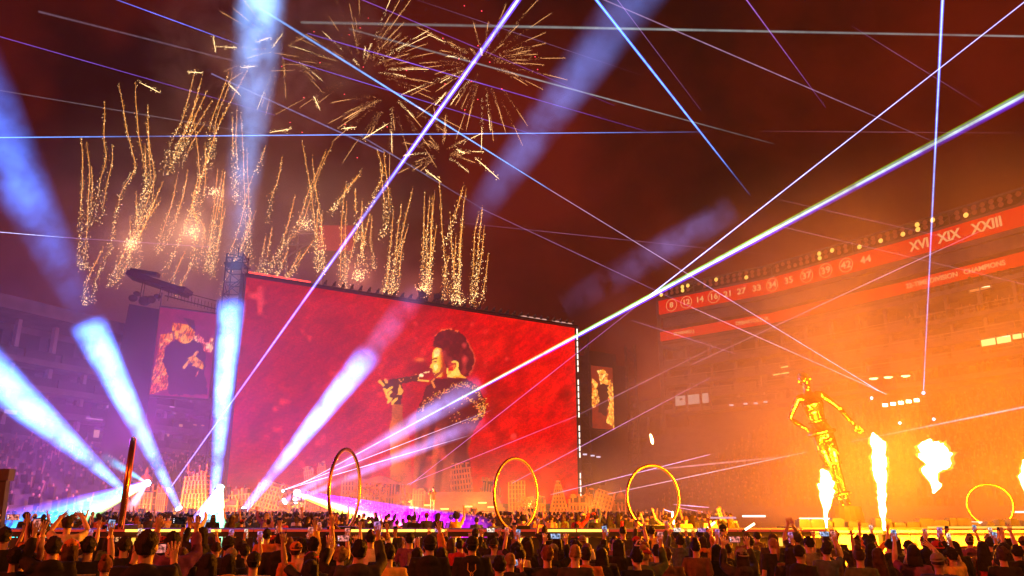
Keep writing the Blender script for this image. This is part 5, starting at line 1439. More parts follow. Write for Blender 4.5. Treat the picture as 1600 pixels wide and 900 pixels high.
def cap_mesh(kind):
    mb = MB()
    Q = MB(); Q.ell((0, -.008, 1.665), (.092, .112, .095), 20, 14)
    v = [(x, y, max(z, 1.655 + .01 * (y < -.05))) for x, y, z in Q.v]; mb.add(v, Q.f)
    if kind in ('cap', 'cap_back'):
        s = 1 if kind == 'cap' else -1
        pts = [(math.cos(a) * .085, s * (.075 + math.sin(a) * .10), 1.655 - .02 * math.sin(a)) for a in [PI * i / 12 for i in range(13)]]
        mb.prism([V(p) for p in pts], (0, 0, 0), (0, 0, .010))
        mb.ell((0, -.008, 1.762), (.010, .010, .006), 8, 4)
    if kind == 'beanie': mb.tube([(0, -.006, 1.65), (0, -.006, 1.70)], [.103, .103], 20)
    if kind == 'bucket': mb.rings([(0, -.006, 1.695, .098, .116), (0, -.006, 1.65, .15, .165), (0, -.006, 1.645, .15, .165), (0, -.006, 1.68, .09, .11)], 20)
    me = mb.mesh(kind, None, True); me.materials.append(None)
    return me
BODY = {p: body(p, hm=None) for p in POSES}
SHIRT = {}
HAIR = {}
CAPM = {k: cap_mesh(k) for k in ('cap', 'cap_back', 'beanie', 'bucket')}
lg = MB(); legs(lg, .016, False); lg.rings([(0, 0, .80, .165, .125), (0, 0, .92, .178, .130), (0, 0, .99, .170, .122)], 16)
TROUSERS = remesh(lg, .02, 2, 'trousers')
SKIN = [mat('skin_%s' % n, c, .5, 0, .10, 20) for n, c in (('pale', (.60, .40, .31)), ('tan', (.50, .31, .22)), ('brown', (.33, .19, .12)), ('deep', (.20, .11, .07)))]
def hair_mat(name, c):
    m = mat(name, c, .68, 0, .5, 14, 0, .18)
    n = m.node_tree
    w = n.nodes.new('ShaderNodeTexWave'); w.inputs['Scale'].default_value = 40; w.inputs['Distortion'].default_value = 6; w.inputs['Detail'].default_value = 3
    bp = n.nodes.new('ShaderNodeBump'); bp.inputs['Strength'].default_value = .9; bp.inputs['Distance'].default_value = .012
    t = n.nodes.new('ShaderNodeTexCoord'); n.links.new(t.outputs['Object'], w.inputs['Vector']); n.links.new(w.outputs['Fac'], bp.inputs['Height'])
    n.links.new(bp.outputs['Normal'], n.nodes['Principled BSDF'].inputs['Normal'])
    return m
HM = {'black': hair_mat('hair_black', (.018, .013, .011)), 'dark': hair_mat('hair_dark', (.035, .020, .014)), 'brown': hair_mat('hair_brown', (.10, .05, .025)), 'blond': hair_mat('hair_blond', (.42, .27, .12)), 'ginger': hair_mat('hair_ginger', (.26, .09, .03)), 'grey': hair_mat('hair_grey', (.3, .28, .26))}
CLOTH = {n: mat('cloth_' + n, c, .85, 0, .25, 14, .3, .15) for n, c in (('black', (.022, .021, .023)), ('charcoal', (.05, .048, .05)), ('white', (.72, .69, .65)), ('grey', (.22, .21, .21)), ('red', (.40, .03, .03)), ('orange', (.55, .20, .05)), ('yellow', (.72, .50, .10)), ('blue', (.05, .08, .26)), ('brown', (.14, .08, .05)), ('green', (.08, .13, .07)), ('cream', (.62, .52, .38)), ('denim', (.08, .12, .20)), ('purple', (.18, .06, .22)))}
def link_mat(o, m):
    o.material_slots[0].link = 'OBJECT'; o.material_slots[0].material = m
phone_case = mat('phone_case', (.02, .02, .024), .3, 0, .2, 5)
PH_BODY = MB().box((0, 0, 0), (.078, .010, .155)).box((0, .007, .05), (.03, .006, .03)).mesh('smartphone', phone_case)
def screen_face(name, col, st):
    m = bpy.data.materials.new(name); m.use_nodes = True; n = m.node_tree; n.nodes.clear()
    t = n.nodes.new('ShaderNodeTexCoord'); x = n.nodes.new('ShaderNodeTexNoise'); x.inputs['Scale'].default_value = 28; x.inputs['Detail'].default_value = 3
    r = n.nodes.new('ShaderNodeValToRGB'); r.color_ramp.elements[0].position = .42; r.color_ramp.elements[1].position = .6
    r.color_ramp.elements[0].color = tuple(c * .12 for c in col) + (1,); r.color_ramp.elements[1].color = tuple(col) + (1,)
    e = n.nodes.new('ShaderNodeEmission'); e.inputs['Strength'].default_value = st; o = n.nodes.new('ShaderNodeOutputMaterial')
    n.links.new(t.outputs['Object'], x.inputs['Vector']); n.links.new(x.outputs['Fac'], r.inputs['Fac']); n.links.new(r.outputs['Color'], e.inputs['Color']); n.links.new(e.outputs[0], o.inputs[0])
    m.cycles.emission_sampling = 'NONE'
    return m
PH_SCR = [MB().box((0, -.0062, 0), (.070, .0016, .146)).mesh('phone_screen', screen_face('phone_picture', c, s)) for c, s in (((.9, .25, .2), 1.3), ((.45, .6, 1.0), 1.0), ((1, .75, .6), 1.6), ((.8, .3, .75), 1.0), ((.05, .04, .05), .3))]
PH_ICON = MB().box((0, -.0075, -.055), (.012, .0012, .012)).box((-.02, -.0075, -.055), (.008, .0012, .008)).box((.02, -.0075, -.055), (.008, .0012, .008)).mesh('shutter_button', glow('phone_icon', (.9, .9, 1), 1.4))
PHONE_AT = {'phone_right': ((.20, .25, 1.865), 'v'), 'phone_left': ((-.20, .25, 1.865), 'v'), 'phone_front': ((0, .34, 1.60), 'h'), 'both_high': ((0.0, .26, 1.87), 'h')}
names_pose = {'down': 'arms down', 'phone_right': 'right arm raised with a phone', 'phone_left': 'left arm raised with a phone', 'phone_front': 'phone held before the face', 'both_high': 'both hands filming overhead', 'arm_up': 'right arm straight up', 'arms_up': 'both arms thrown up', 'clasp': 'hands joined overhead', 'heart': 'hands in a heart overhead', 'wave': 'right hand waving', 'cheer': 'left hand waving'}
names_hair = {'short': '%s short haired', 'crop': '%s close cropped', 'curly': '%s curly haired', 'afro': '%s bushy haired', 'long': 'long %s haired', 'straight': 'straight %s haired', 'wavy': 'wavy %s haired', 'bob': '%s bob haired', 'bun': '%s hair bun', 'pony': '%s ponytail'}
def landmark(px):
    L = [(25, 'at the left edge'), (90, 'left of the heart hands'), (150, 'before the rainbow light'), (200, 'by the leaning red hoop'), (260, 'under the violet laser foot'), (320, 'under the stepped tower'), (370, 'under the upright beam'), (430, 'under the tilted blocks'), (490, 'left of the edge on hoop'), (545, 'under the edge on hoop'), (610, 'before the magenta light'), (680, 'under the wide steps'), (745, 'left of the second hoop'), (805, 'under the second hoop'), (860, 'right of the second hoop'), (910, 'under the screen edge'), (965, 'left of the yellow hoop'), (1025, 'under the yellow hoop'), (1085, 'right of the yellow hoop'), (1150, 'under the pink streaks'), (1215, 'left of the short flame'), (1290, 'under the short flame'), (1345, 'between the two flames'), (1400, 'under the tallest flame'), (1460, 'under the fireball'), (1520, 'left of the far hoop'), (1570, 'under the far hoop'), (1610, 'at the right edge')]
    return min(L, key=lambda q: abs(q[0] - px))[1]
used_labels = {}
n_phone = [0]
def person(px, ytop, Y, pose='down', hair='short', hc='dark', top='tee', tc_='black', skin=1, hat=None, hatc='black', rot=0.0, width=1.0, tilt=None, phone=None, group='concert crowd in front of the runway', label=None, zmin=1.50, zmax=1.93, extra=()):
    z = at(px, ytop, Y).z
    sc = max(zmin, min(zmax, z)) / 1.755
    p = at(px, ytop, Y); x = p.x
    who = hat and ('%s %s wearing' % (hatc, {'cap': 'cap', 'cap_back': 'backward cap', 'beanie': 'beanie', 'bucket': 'bucket hat'}[hat])) or (names_hair[hair] % hc)
    if label is None:
        label = ('distant ' if 'distant' in group else '') + '%s person in %s %s, %s, %s' % (who, tc_, {'tee': 'T-shirt', 'jacket': 'jacket', 'tank': 'tank top'}[top], names_pose[pose], landmark(px))
        w = label.split()
        k = used_labels.get(label, 0); used_labels[label] = k + 1
        if k:
            label = ('distant ' if 'distant' in group else '') + '%s person in %s, %s, %s, %s row' % (who, tc_, names_pose[pose], landmark(px), ordinal(k))
        if len(label.split()) > 16: label = ' '.join(label.replace(' person in', ', in').split()[:16])
    yaw = rot + math.atan2(-x, Y) * .6
    b = link('person', BODY[pose]); tag(b, label, 'person', group)
    b.location = (x, Y, 0); b.rotation_euler = (0, 0, yaw); b.scale = (sc * width, sc, sc)
    link_mat(b, SKIN[skin])
    if hair != 'bald':
        if hair not in HAIR: HAIR[hair] = hair_mesh(hair)
        h = link('hair', HAIR[hair], b); link_mat(h, HM[hc])
    if hat:
        h = link('hat', CAPM[hat], b); link_mat(h, CLOTH[hatc])
    key = (pose, top)
    if key not in SHIRT: SHIRT[key] = shirt(pose, top)
    s = link({'tee': 'shirt', 'jacket': 'jacket', 'tank': 'tank_top'}[top], SHIRT[key], b); link_mat(s, CLOTH[tc_])
    if Y < 14:
        tr = link('trousers', TROUSERS, b); link_mat(tr, CLOTH['denim'] if int(px) % 2 else CLOTH['black'])
    if pose in PHONE_AT and phone is not False:
        bpy.context.view_layer.update() if False else None
        M = Matrix.Translation(b.location) @ Matrix.Rotation(yaw, 4, 'Z') @ Matrix.Diagonal((sc * width, sc, sc, 1))
        pos, o_ = PHONE_AT[pose]
        f = link('smartphone', PH_BODY); n_phone[0] += 1
        cols = ['red', 'blue', 'bright', 'violet', 'dark']; ci = phone if isinstance(phone, int) and not isinstance(phone, bool) else rs.choice((0, 0, 1, 2, 3, 4))
        ll = '%s phone, %s screen, held by %s person %s' % ('upright' if o_ == 'v' else 'sideways', cols[ci], who, landmark(px))
        ll = ' '.join(ll.split()[:14])
        k = used_labels.get(ll, 0); used_labels[ll] = k + 1
        if k: ll += ', %s' % ordinal(k)
        tag(f, ll, 'phone', 'phones held up by the crowd')
        f.matrix_basis = Matrix.Translation(M @ V(pos)) @ Matrix.Rotation(yaw + rs.uniform(-.15, .15), 4, 'Z') @ (Matrix.Rotation(PI / 2, 4, 'Y') if o_ == 'h' else Matrix.Rotation(rs.uniform(-.12, .12), 4, 'Y'))
        link('screen', PH_SCR[ci], f); link('shutter_button', PH_ICON, f)
    return b, sc
# ------------------------------------------------------------------ statue
gold_metal = mat('statue_gold', (.72, .50, .26), .16, 1.0, .45, 9, .5)
_n = gold_metal.node_tree
_w = _n.nodes.new('ShaderNodeTexVoronoi'); _w.feature = 'DISTANCE_TO_EDGE'; _w.inputs['Scale'].default_value = 9
_r = _n.nodes.new('ShaderNodeMapRange'); _r.inputs[2].default_value = .06
_b = _n.nodes.new('ShaderNodeBump'); _b.inputs['Strength'].default_value = .9; _b.inputs['Distance'].default_value = .012
_t = _n.nodes.new('ShaderNodeTexCoord'); _n.links.new(_t.outputs['Object'], _w.inputs['Vector']); _n.links.new(_w.outputs['Distance'], _r.inputs[0]); _n.links.new(_r.outputs[0], _b.inputs['Height'])
_n.links.new(_b.outputs['Normal'], _n.nodes['Principled BSDF'].inputs['Normal'])
def statue():
    a, b = at(1256, 578, 32.5), at(1322, 790, 32.5)
    Hh = (a - b).length
    t = empty('robot_statue', b, 'giant shining golden robot woman statue leaning back in the orange haze', 'statue')
    R, L = (OUTDOWN[0], OUTDOWN[1] , OUTDOWN[2], OUTDOWN[3]), mir(HIP)
    mb = MB(); mb.rings([(0, 0, .84, .165, .12), (0, 0, .95, .175, .125), (0, 0, 1.08, .115, .085), (0, 0, 1.20, .14, .10), (0, .03, 1.30, .165, .13), (0, 0, 1.40, .16, .09), (0, 0, 1.455, .08, .06)], 18)
    for s in (-1, 1): mb.tube([(.08 * s, 0, .92), (.075 * s, .02, .70), (.055 * s, .02, .50), (.058 * s, -.03, .32), (.05 * s, -.04, .10), (.05 * s, .02, .0)], [.092, .082, .052, .056, .034, .03], 12)
    Q = MB(); head(mb); arm_parts(mb, 1, R, (.05, .04, .036, .028)); arm_parts(mb, -1, L, (.05, .04, .036, .028))
    me = remesh(mb, .013, 2, 'statue_body'); link_o = link('statue_body', me, t); me.materials[0] = gold_metal
    f = MB(); fingers(f, 1, R); fingers(f, -1, L); f.build('hand', gold_metal, t, True)
    hel = MB(); hel.ell((0, -.012, 1.655), (.088, .106, .102), 18, 12); hel.tube([(-.09, 0, 1.62), (-.095, 0, 1.66)], [.03, .03], 8).tube([(.09, 0, 1.62), (.095, 0, 1.66)], [.03, .03], 8)
    hel.build('helmet', gold_metal, t, True)
    for nm, z, rx, ry, h in (('belt', .93, .19, .138, .06), ('knee_band', .52, .13, .07, .04), ('ankle_band', .14, .105, .06, .05), ('waist_ring', 1.08, .13, .098, .03)):
        MB().tube([(math.cos(q) * rx, math.sin(q) * ry, z) for q in [2 * PI * i / 28 for i in range(28)]], h * .5, 6, closed=True).build(nm, gold_metal, t, True)
    ch = MB()
    for s in (-1, 1): ch.tube([(.03 * s, -.115, 1.18), (.05 * s, -.135, 1.28), (.13 * s, -.10, 1.41)], [.012, .016, .012], 6); ch.tube([(.04 * s, -.13, .88), (.075 * s, -.085, .70), (.055 * s, -.055, .54)], [.012, .014, .010], 6); ch.tube([(.12 * s, -.09, .88), (.135 * s, -.04, .70), (.10 * s, -.02, .54)], [.010, .012, .010], 6)
    ch.build('chrome_trim', gold_metal, t, True)
    lean = math.atan2((a - b).x, (a - b).z)
    sc = Hh / 1.76
    yaw = PI + .25     # it faces the near crowd
    M = Matrix.Rotation(lean, 4, 'Y') @ Matrix.Rotation(-.06, 4, 'X') @ Matrix.Diagonal((sc * .86, sc * .86, sc, 1)) @ Matrix.Rotation(PI, 4, 'Z') @ Matrix.Diagonal((-1, 1, 1, 1))
    for o in t.children: o.matrix_basis = M
    base = MB().rings([(0, 0, -b.z + .02, .8, .8), (0, 0, -b.z + 1.2, .7, .7), (0, 0, -.02, .55, .55)], 18).build('plinth', deck_black, t)
statue()

# ------------------------------------------------------------------ front crowd, the people one can pick out
hw = lambda w: 1280 * .185 / w
G = [  # px, top, head width px, pose, hair, hair colour, top, cloth, skin, hat, hat colour, rot
 (65, 811, 24, 'down', 'curly', 'black', 'jacket', 'orange', 1, None, '', -.3),
 (10, 823, 22, 'both_high', 'short', 'black', 'tee', 'black', 1, None, '', 0),
 (26, 855, 26, 'arm_up', 'short', 'black', 'tee', 'black', 1, None, '', 0),
 (86, 838, 26, 'phone_left', 'short', 'black', 'jacket', 'black', 1, None, '', .2),
 (141, 838, 25, 'phone_right', 'short', 'black', 'tee', 'black', 1, None, '', .1),
 (112, 842, 27, 'down', 'long', 'brown', 'tee', 'orange', 0, 'cap', 'orange', .3),
 (167, 869, 27, 'down', 'bun', 'ginger', 'tee', 'black', 0, None, '', 0),
 (108, 806, 17, 'heart', 'short', 'dark', 'tee', 'cream', 0, None, '', 0),
 (196, 838, 22, 'wave', 'short', 'black', 'tee', 'black', 1, 'cap', 'black', .2),
 (233, 828, 35, 'phone_front', 'short', 'dark', 'jacket', 'black', 1, None, '', -.05),
 (272, 830, 25, 'both_high', 'short', 'black', 'jacket', 'purple', 1, None, '', 0),
 (317, 823, 20, 'phone_left', 'long', 'black', 'jacket', 'black', 1, None, '', .15),
 (358, 838, 22, 'down', 'short', 'black', 'tee', 'black', 1, 'cap_back', 'black', 0),
 (398, 862, 26, 'down', 'short', 'black', 'tee', 'cream', 1, 'cap_back', 'black', 0),
 (440, 831, 21, 'down', 'crop', 'black', 'jacket', 'black', 1, None, '', .1),
 (327, 864, 34, 'down', 'long', 'black', 'jacket', 'black', 1, None, '', 0),
 (384, 850, 20, 'phone_right', 'short', 'black', 'tee', 'cream', 1, None, '', 0),
 (418, 826, 16, 'phone_right', 'short', 'black', 'tee', 'orange', 0, None, '', 0),
 (463, 846, 22, 'phone_right', 'short', 'brown', 'tee', 'orange', 0, 'cap_back', 'orange', .1),
 (533, 855, 25, 'both_high', 'curly', 'blond', 'jacket', 'black', 0, None, '', 0),
 (562, 843, 27, 'phone_right', 'short', 'black', 'jacket', 'charcoal', 1, None, '', .1),
 (608, 849, 25, 'down', 'short', 'black', 'tee', 'yellow', 1, None, '', 0),
 (580, 828, 19, 'down', 'short', 'black', 'tee', 'white', 1, None, '', 0),
 (490, 839, 22, 'arm_up', 'short', 'black', 'tee', 'cream', 1, None, '', 0),
 (512, 832, 18, 'phone_left', 'long', 'black', 'tee', 'black', 1, None, '', 0),
 (602, 831, 15, 'down', 'crop', 'ginger', 'tee', 'red', 0, None, '', 0),
 (641, 832, 17, 'phone_front', 'short', 'black', 'tee', 'purple', 1, None, '', 0),
 (672, 836, 23, 'down', 'short', 'black', 'jacket', 'black', 1, 'cap_back', 'black', 0),
 (486, 873, 30, 'down', 'straight', 'black', 'tee', 'black', 1, None, '', .1),
 (652, 868, 24, 'phone_front', 'long', 'black', 'tee', 'black', 1, None, '', 0),
 (738, 838, 22, 'down', 'short', 'black', 'jacket', 'black', 1, 'cap_back', 'black', 0),
 (768, 838, 17, 'both_high', 'curly', 'black', 'jacket', 'black', 1, None, '', .1),
 (790, 832, 15, 'phone_right', 'bun', 'ginger', 'tee', 'black', 0, None, '', 0),
 (806, 846, 18, 'phone_left', 'bob', 'blond', 'tee', 'black', 0, None, '', 0),
 (826, 851, 20, 'phone_left', 'long', 'dark', 'jacket', 'black', 1, None, '', 0),
 (855, 852, 24, 'down', 'short', 'ginger', 'tee', 'charcoal', 0, None, '', 0),
 (870, 838, 19, 'down', 'long', 'black', 'jacket', 'black', 1, None, '', .1),
 (743, 826, 14, 'phone_front', 'short', 'black', 'tee', 'black', 1, 'cap_back', 'black', 0),
 (851, 821, 12, 'phone_left', 'long', 'dark', 'tee', 'black', 1, None, '', 0),
 (896, 848, 19, 'phone_front', 'long', 'black', 'tee', 'black', 1, None, '', 0),
 (918, 855, 19, 'down', 'pony', 'ginger', 'tee', 'black', 0, None, '', 0),
 (973, 822, 14, 'down', 'crop', 'black', 'tee', 'charcoal', 1, None, '', 0),
 (966, 842, 20, 'phone_left', 'straight', 'black', 'jacket', 'black', 1, None, '', 0),
 (994, 856, 24, 'down', 'short', 'black', 'tee', 'black', 0, None, '', .3),
 (1040, 855, 22, 'down', 'short', 'brown', 'jacket', 'brown', 0, None, '', -.1),
 (1007, 849, 18, 'down', 'straight', 'ginger', 'tee', 'orange', 0, None, '', 0),
 (1008, 825, 13, 'phone_left', 'short', 'black', 'jacket', 'charcoal', 1, None, '', 0),
 (1018, 822, 13, 'down', 'short', 'dark', 'tee', 'yellow', 1, None, '', 0),
 (1057, 828, 14, 'phone_left', 'short', 'black', 'jacket', 'green', 1, None, '', 0),
 (1106, 839, 15, 'phone_front', 'long', 'black', 'jacket', 'black', 1, None, '', 0),
 (1093, 826, 14, 'arm_up', 'short', 'black', 'tee', 'black', 1, None, '', 0),
 (1130, 819, 12, 'down', 'short', 'black', 'jacket', 'brown', 0, 'beanie', 'black', -1.3),
 (1166, 832, 15, 'down', 'short', 'brown', 'jacket', 'brown', 1, None, '', 0),
 (1182, 831, 13, 'down', 'short', 'black', 'jacket', 'brown', 1, None, '', .6),
 (1207, 833, 16, 'down', 'straight', 'brown', 'jacket', 'charcoal', 1, None, '', 0),
 (1243, 832, 16, 'clasp', 'short', 'dark', 'tee', 'charcoal', 1, 'cap', 'charcoal', .7),
 (1262, 838, 18, 'down', 'short', 'black', 'tee', 'grey', 1, None, '', .6),
 (1292, 845, 18, 'both_high', 'short', 'dark', 'tank', 'black', 0, 'cap_back', 'black', 0),
 (1304, 828, 15, 'down', 'short', 'brown', 'tee', 'black', 0, 'cap', 'brown', -.4),
 (1337, 850, 17, 'cheer', 'straight', 'brown', 'tee', 'black', 0, None, '', 0),
 (1389, 843, 17, 'down', 'short', 'black', 'jacket', 'black', 1, None, '', .3),
 (1400, 842, 15, 'down', 'straight', 'blond', 'tee', 'black', 0, None, '', 2.8),
 (1418, 844, 18, 'down', 'short', 'black', 'jacket', 'black', 1, None, '', .5),
 (1443, 838, 15, 'down', 'short', 'brown', 'tee', 'grey', 1, None, '', .7),
 (1457, 853, 18, 'down', 'wavy', 'black', 'tank', 'black', 0, None, '', .9),
 (1482, 864, 22, 'down', 'wavy', 'dark', 'tank', 'black', 0, None, '', 2.75),
 (1448, 873, 24, 'heart', 'long', 'black', 'tank', 'red', 0, None, '', 0),
 (1535, 856, 20, 'wave', 'wavy', 'black', 'tank', 'red', 0, None, '', 0),
 (1568, 877, 24, 'down', 'curly', 'brown', 'tee', 'black', 1, None, '', 0),
 (1588, 858, 20, 'phone_left', 'short', 'black', 'jacket', 'black', 1, None, '', .2),
 (1546, 845, 16, 'phone_right', 'short', 'black', 'tee', 'charcoal', 1, 'cap', 'black', .3),
 (1491, 851, 20, 'down', 'long', 'black', 'jacket', 'black', 1, None, '', .2),
 (1470, 840, 15, 'phone_right', 'short', 'brown', 'tee', 'brown', 1, None, '', 0),
 (1362, 838, 14, 'arms_up', 'short', 'black', 'tee', 'orange', 0, None, '', 0),
 (1352, 836, 14, 'phone_right', 'short', 'black', 'tee', 'brown', 0, None, '', 0),
 (1515, 842, 14, 'phone_right', 'short', 'dark', 'tee', 'brown', 1, None, '', 0),
 (1597, 838, 16, 'down', 'short', 'black', 'tee', 'brown', 1, 'cap', 'brown', .2),
 (705, 846, 18, 'phone_front', 'long', 'brown', 'tee', 'black', 0, None, '', 0),
 (690, 868, 24, 'down', 'long', 'black', 'jacket', 'black', 1, None, '', 0),
 (780, 872, 26, 'down', 'short', 'black', 'jacket', 'black', 1, None, '', .1),
 (545, 838, 17, 'arm_up', 'long', 'black', 'tee', 'black', 1, None, '', 0),
 (1120, 862, 22, 'down', 'long', 'black', 'jacket', 'black', 1, None, '', 0),
 (940, 866, 24, 'down', 'long', 'black', 'jacket', 'black', 1, None, '', 0),
 (1236, 870, 24, 'down', 'long', 'dark', 'jacket', 'brown', 1, None, '', 0),
 (1372, 872, 24, 'down', 'long', 'brown', 'tee', 'black', 1, None, '', .1),
 (212, 866, 24, 'phone_front', 'long', 'black', 'tee', 'black', 1, None, '', 0),
 (55, 873, 28, 'down', 'curly', 'black', 'tee', 'black', 2, None, '', 0),
]
placed = []
BYPX = {}
for g in G:
    px, yt, w, pose, hair, hc, top, tc_, sk, hat, hatc, rot = g
    Y = hw(w) * (1.12 if hair in ('curly', 'afro', 'long', 'wavy', 'bob') else 1.0)
    o, sc = person(px, yt, Y, pose, hair, hc, top, tc_, sk, hat, hatc or 'black', rot, 1.0 if top == 'jacket' else .95)
    BYPX[px] = o; placed.append((o.location.x, o.location.y, px))
# back print on some shirts, necklace on the jacket
def back_print(px, pts_list, m, name='shirt_print', z=1.28):
    o = BYPX[px]; mb = MB()
    for pts in pts_list:
        mb.tube([(x, -.142 + .05 * abs(x) + (1.28 - zz) * -.02, zz) for x, zz in pts], .008, 5)
    mb.build(name, m, o)
back_print(608, [[(-.11, 1.20), (-.05, 1.17), (.0, 1.19), (.06, 1.25)], [(-.11, 1.205), (-.04, 1.185), (.05, 1.245)], [(.06, 1.16), (.10, 1.22), (.09, 1.17)]], CLOTH['black'])
back_print(141, [[(-.13, 1.33), (.13, 1.33)], [(-.13, 1.31), (.13, 1.31)], [(-.13, 1.12), (.13, 1.12)], [(-.12, 1.20), (-.12, 1.26), (-.06, 1.26), (-.06, 1.20), (-.12, 1.20)], [(-.02, 1.20), (-.02, 1.26), (.03, 1.20), (.03, 1.26)], [(.11, 1.20), (.07, 1.20), (.07, 1.26), (.11, 1.26)]], CLOTH['cream'])
back_print(1292, [[(-.10, 1.30), (-.06, 1.33), (-.07, 1.27), (-.03, 1.31)], [(-.03, 1.28), (.0, 1.31), (.02, 1.27), (.05, 1.31), (.07, 1.28), (.11, 1.34)], [(-.09, 1.25), (.0, 1.23), (.10, 1.26)]], CLOTH['cream'])
back_print(738, [[(-.05, 1.43), (-.055, 1.33), (.0, 1.27), (.055, 1.33), (.05, 1.43)], [(-.02, 1.27), (.0, 1.22), (.02, 1.27), (.0, 1.30), (-.02, 1.27)]], CLOTH['yellow'], 'necklace')
back_print(870, [[(-.03, 1.36), (-.03, 1.30), (.03, 1.30), (.03, 1.36), (-.03, 1.36)], [(-.03, 1.33), (.03, 1.33)], [(0, 1.30), (0, 1.36)]], CLOTH['white'])
# faces that are turned to the camera get eyes, brows and lips
for px in (1482, 1400):
    o = BYPX[px]
    for s in (-1, 1):
        MB().ell((.029 * s, .092, 1.628), (.012, .007, .007), 8, 5).build('eye', mat('eye_white', (.7, .68, .64), .2), o, True)
        MB().ell((.029 * s, .0975, 1.628), (.0055, .003, .0055), 8, 5).build('iris', mat('iris_dark', (.02, .012, .008), .15), o, True)
        MB().tube([(.014 * s, .098, 1.648), (.03 * s, .099, 1.654), (.046 * s, .089, 1.648)], [.003, .0045, .002], 5).build('eyebrow', HM['dark'], o, True)
    MB().ell((0, .100, 1.566), (.022, .008, .008), 10, 5).build('lips', mat('lips', (.42, .10, .09), .4), o, True)
# wristbands
for px, s in ((26, 1), (141, 1), (196, 1), (490, 1), (1337, -1), (1535, 1)):
    o = BYPX.get(px)
    if o is None: continue
    P4 = UP if px in (26, 490) else UP_OUT if px in (196, 1535) else PH_HIGH
    wr = P4[1] if s > 0 else mir(UP_OUT)[1]; el = P4[0] if s > 0 else mir(UP_OUT)[0]
    dd = (wr - el).normalized()
    MB().tube([wr - dd * .045, wr - dd * .015], [.040, .038], 10).build('wristband', mat('band_gold', (.7, .5, .2), .4, .3), o)
# glow sticks held by two people in the back
for i, (px, py, px2, py2, lab) in enumerate(((1106, 825, 1117, 816, 'white glow stick held up right of the yellow hoop'), (1164, 828, 1179, 818, 'white glow stick held up over the brown jackets'))):
    a, b = at(px, py, 17), at(px2, py2, 17)
    t = empty('glow_stick', a, lab, 'glow stick', 'glow sticks in the crowd')
    MB().tube([(0, 0, 0), b - a], .022, 8).build('glowing_tube', glow('stick_white', (1, .85, .55), 4), t)
    MB().tube([(a - b) * .3, (0, 0, 0)], .02, 8).build('handle', black_paint, t)

# ------------------------------------------------------------------ fill: rows further back
rp_ = random.Random(77)
hairs = ['short'] * 5 + ['long'] * 3 + ['curly', 'bob', 'straight', 'straight', 'wavy', 'bun', 'pony', 'crop', 'afro']
cols = ['black'] * 5 + ['dark'] * 4 + ['brown'] * 2 + ['blond', 'ginger']
cls = ['black'] * 6 + ['charcoal'] * 3 + ['brown', 'grey', 'red', 'orange', 'white', 'yellow', 'blue', 'denim', 'green', 'purple', 'cream']
poses = ['down'] * 11 + ['phone_right'] * 2 + ['phone_left'] * 2 + ['phone_front', 'both_high', 'arm_up', 'wave', 'cheer']
def rnd_person(px, yt, Y, group, label=None, calm=False):
    hair = rp_.choice(hairs); hat = rp_.choice([None] * 7 + ['cap', 'cap_back', 'beanie'])
    pose = rp_.choice(poses if not calm else ['down'] * 7 + ['arm_up', 'wave', 'cheer', 'phone_right'])
    return person(px, yt, Y, pose, hair, rp_.choice(cols), rp_.choice(('tee', 'tee', 'jacket')), rp_.choice(cls), rp_.choice((0, 1, 1, 2)), hat, rp_.choice(('black', 'black', 'grey', 'red', 'cream')), rp_.gauss(0, .35), rp_.uniform(.9, 1.02), group=group, label=label, phone=None if not calm else False)
for Y0, y0, y1, step in ((9.3, 850, 872, .85), (10.6, 846, 862, .70), (12.0, 842, 855, .66), (13.6, 838, 849, .64), (15.4, 834, 844, .66)):
    x = -.69 * Y0
    while x < .69 * Y0:
        X = x + rp_.uniform(-.15, .15); Y = Y0 + rp_.uniform(-.5, .5)
        x += step * rp_.uniform(.85, 1.15)
        if any((X - a) ** 2 + ((Y - b) * .8) ** 2 < .34 ** 2 for a, b, _ in placed): continue
        px = pxl((X, Y, 1.6))[0]
        # do not cover someone nearer who was placed by hand
        if Y < 9.3 and any(abs(px - c) < 20 and b > Y for a, b, c in placed): continue
        yt = rp_.uniform(y0, y1)
        o, sc = rnd_person(px, yt, Y, 'concert crowd in front of the runway'); placed.append((X, Y, px))
# people between the runway and the stage: only heads and shoulders show over the deck
n_far = 0
for Y0, step in ((30.0, .72), (31.6, .9), (33.8, 1.05)):
    x = -.62 * Y0
    while x < .27 * Y0:
        X = x + rp_.uniform(-.2, .2); Y = Y0 + rp_.uniform(-.5, .5); x += step * rp_.uniform(.8, 1.2)
        z = rp_.uniform(1.58, 1.86)
        c_, s_ = math.cos(PITCH), math.sin(PITCH); q = pxl((X, Y, z))
        o, sc = rnd_person(float(q[0]), float(q[1]), Y, 'distant crowd beyond the runway', None, True); n_far += 1
fb = MB(); fh = MB(); fhair = MB()
rr = random.Random(8)
for r in range(16):
    Y0 = 36 + r * 1.35
    x = -.66 * Y0
    while x < .26 * Y0:
        X, Y = x + rr.uniform(-.25, .25), Y0 + rr.uniform(-.5, .5); x += rr.uniform(.55, .95)
        h = rr.uniform(1.5, 1.85)
        fb.rings([(X, Y, .5, .15, .1), (X, Y, h - .5, .2, .12), (X, Y, h - .32, .19, .10), (X, Y, h - .27, .07, .06)], 7)
        fh.ell((X, Y, h - .13), (.082, .10, .13), 7, 5)
        fhair.ell((X, Y - .02, h - .09), (.095, .112, .11), 7, 5)
        if rr.random() < .3:
            s = rr.choice((-1, 1)); fh.tube([(X + .2 * s, Y, h - .38), (X + .27 * s, Y + .1, h - .1), (X + .2 * s, Y + .15, h + rr.uniform(.05, .3))], [.05, .04, .03], 5)
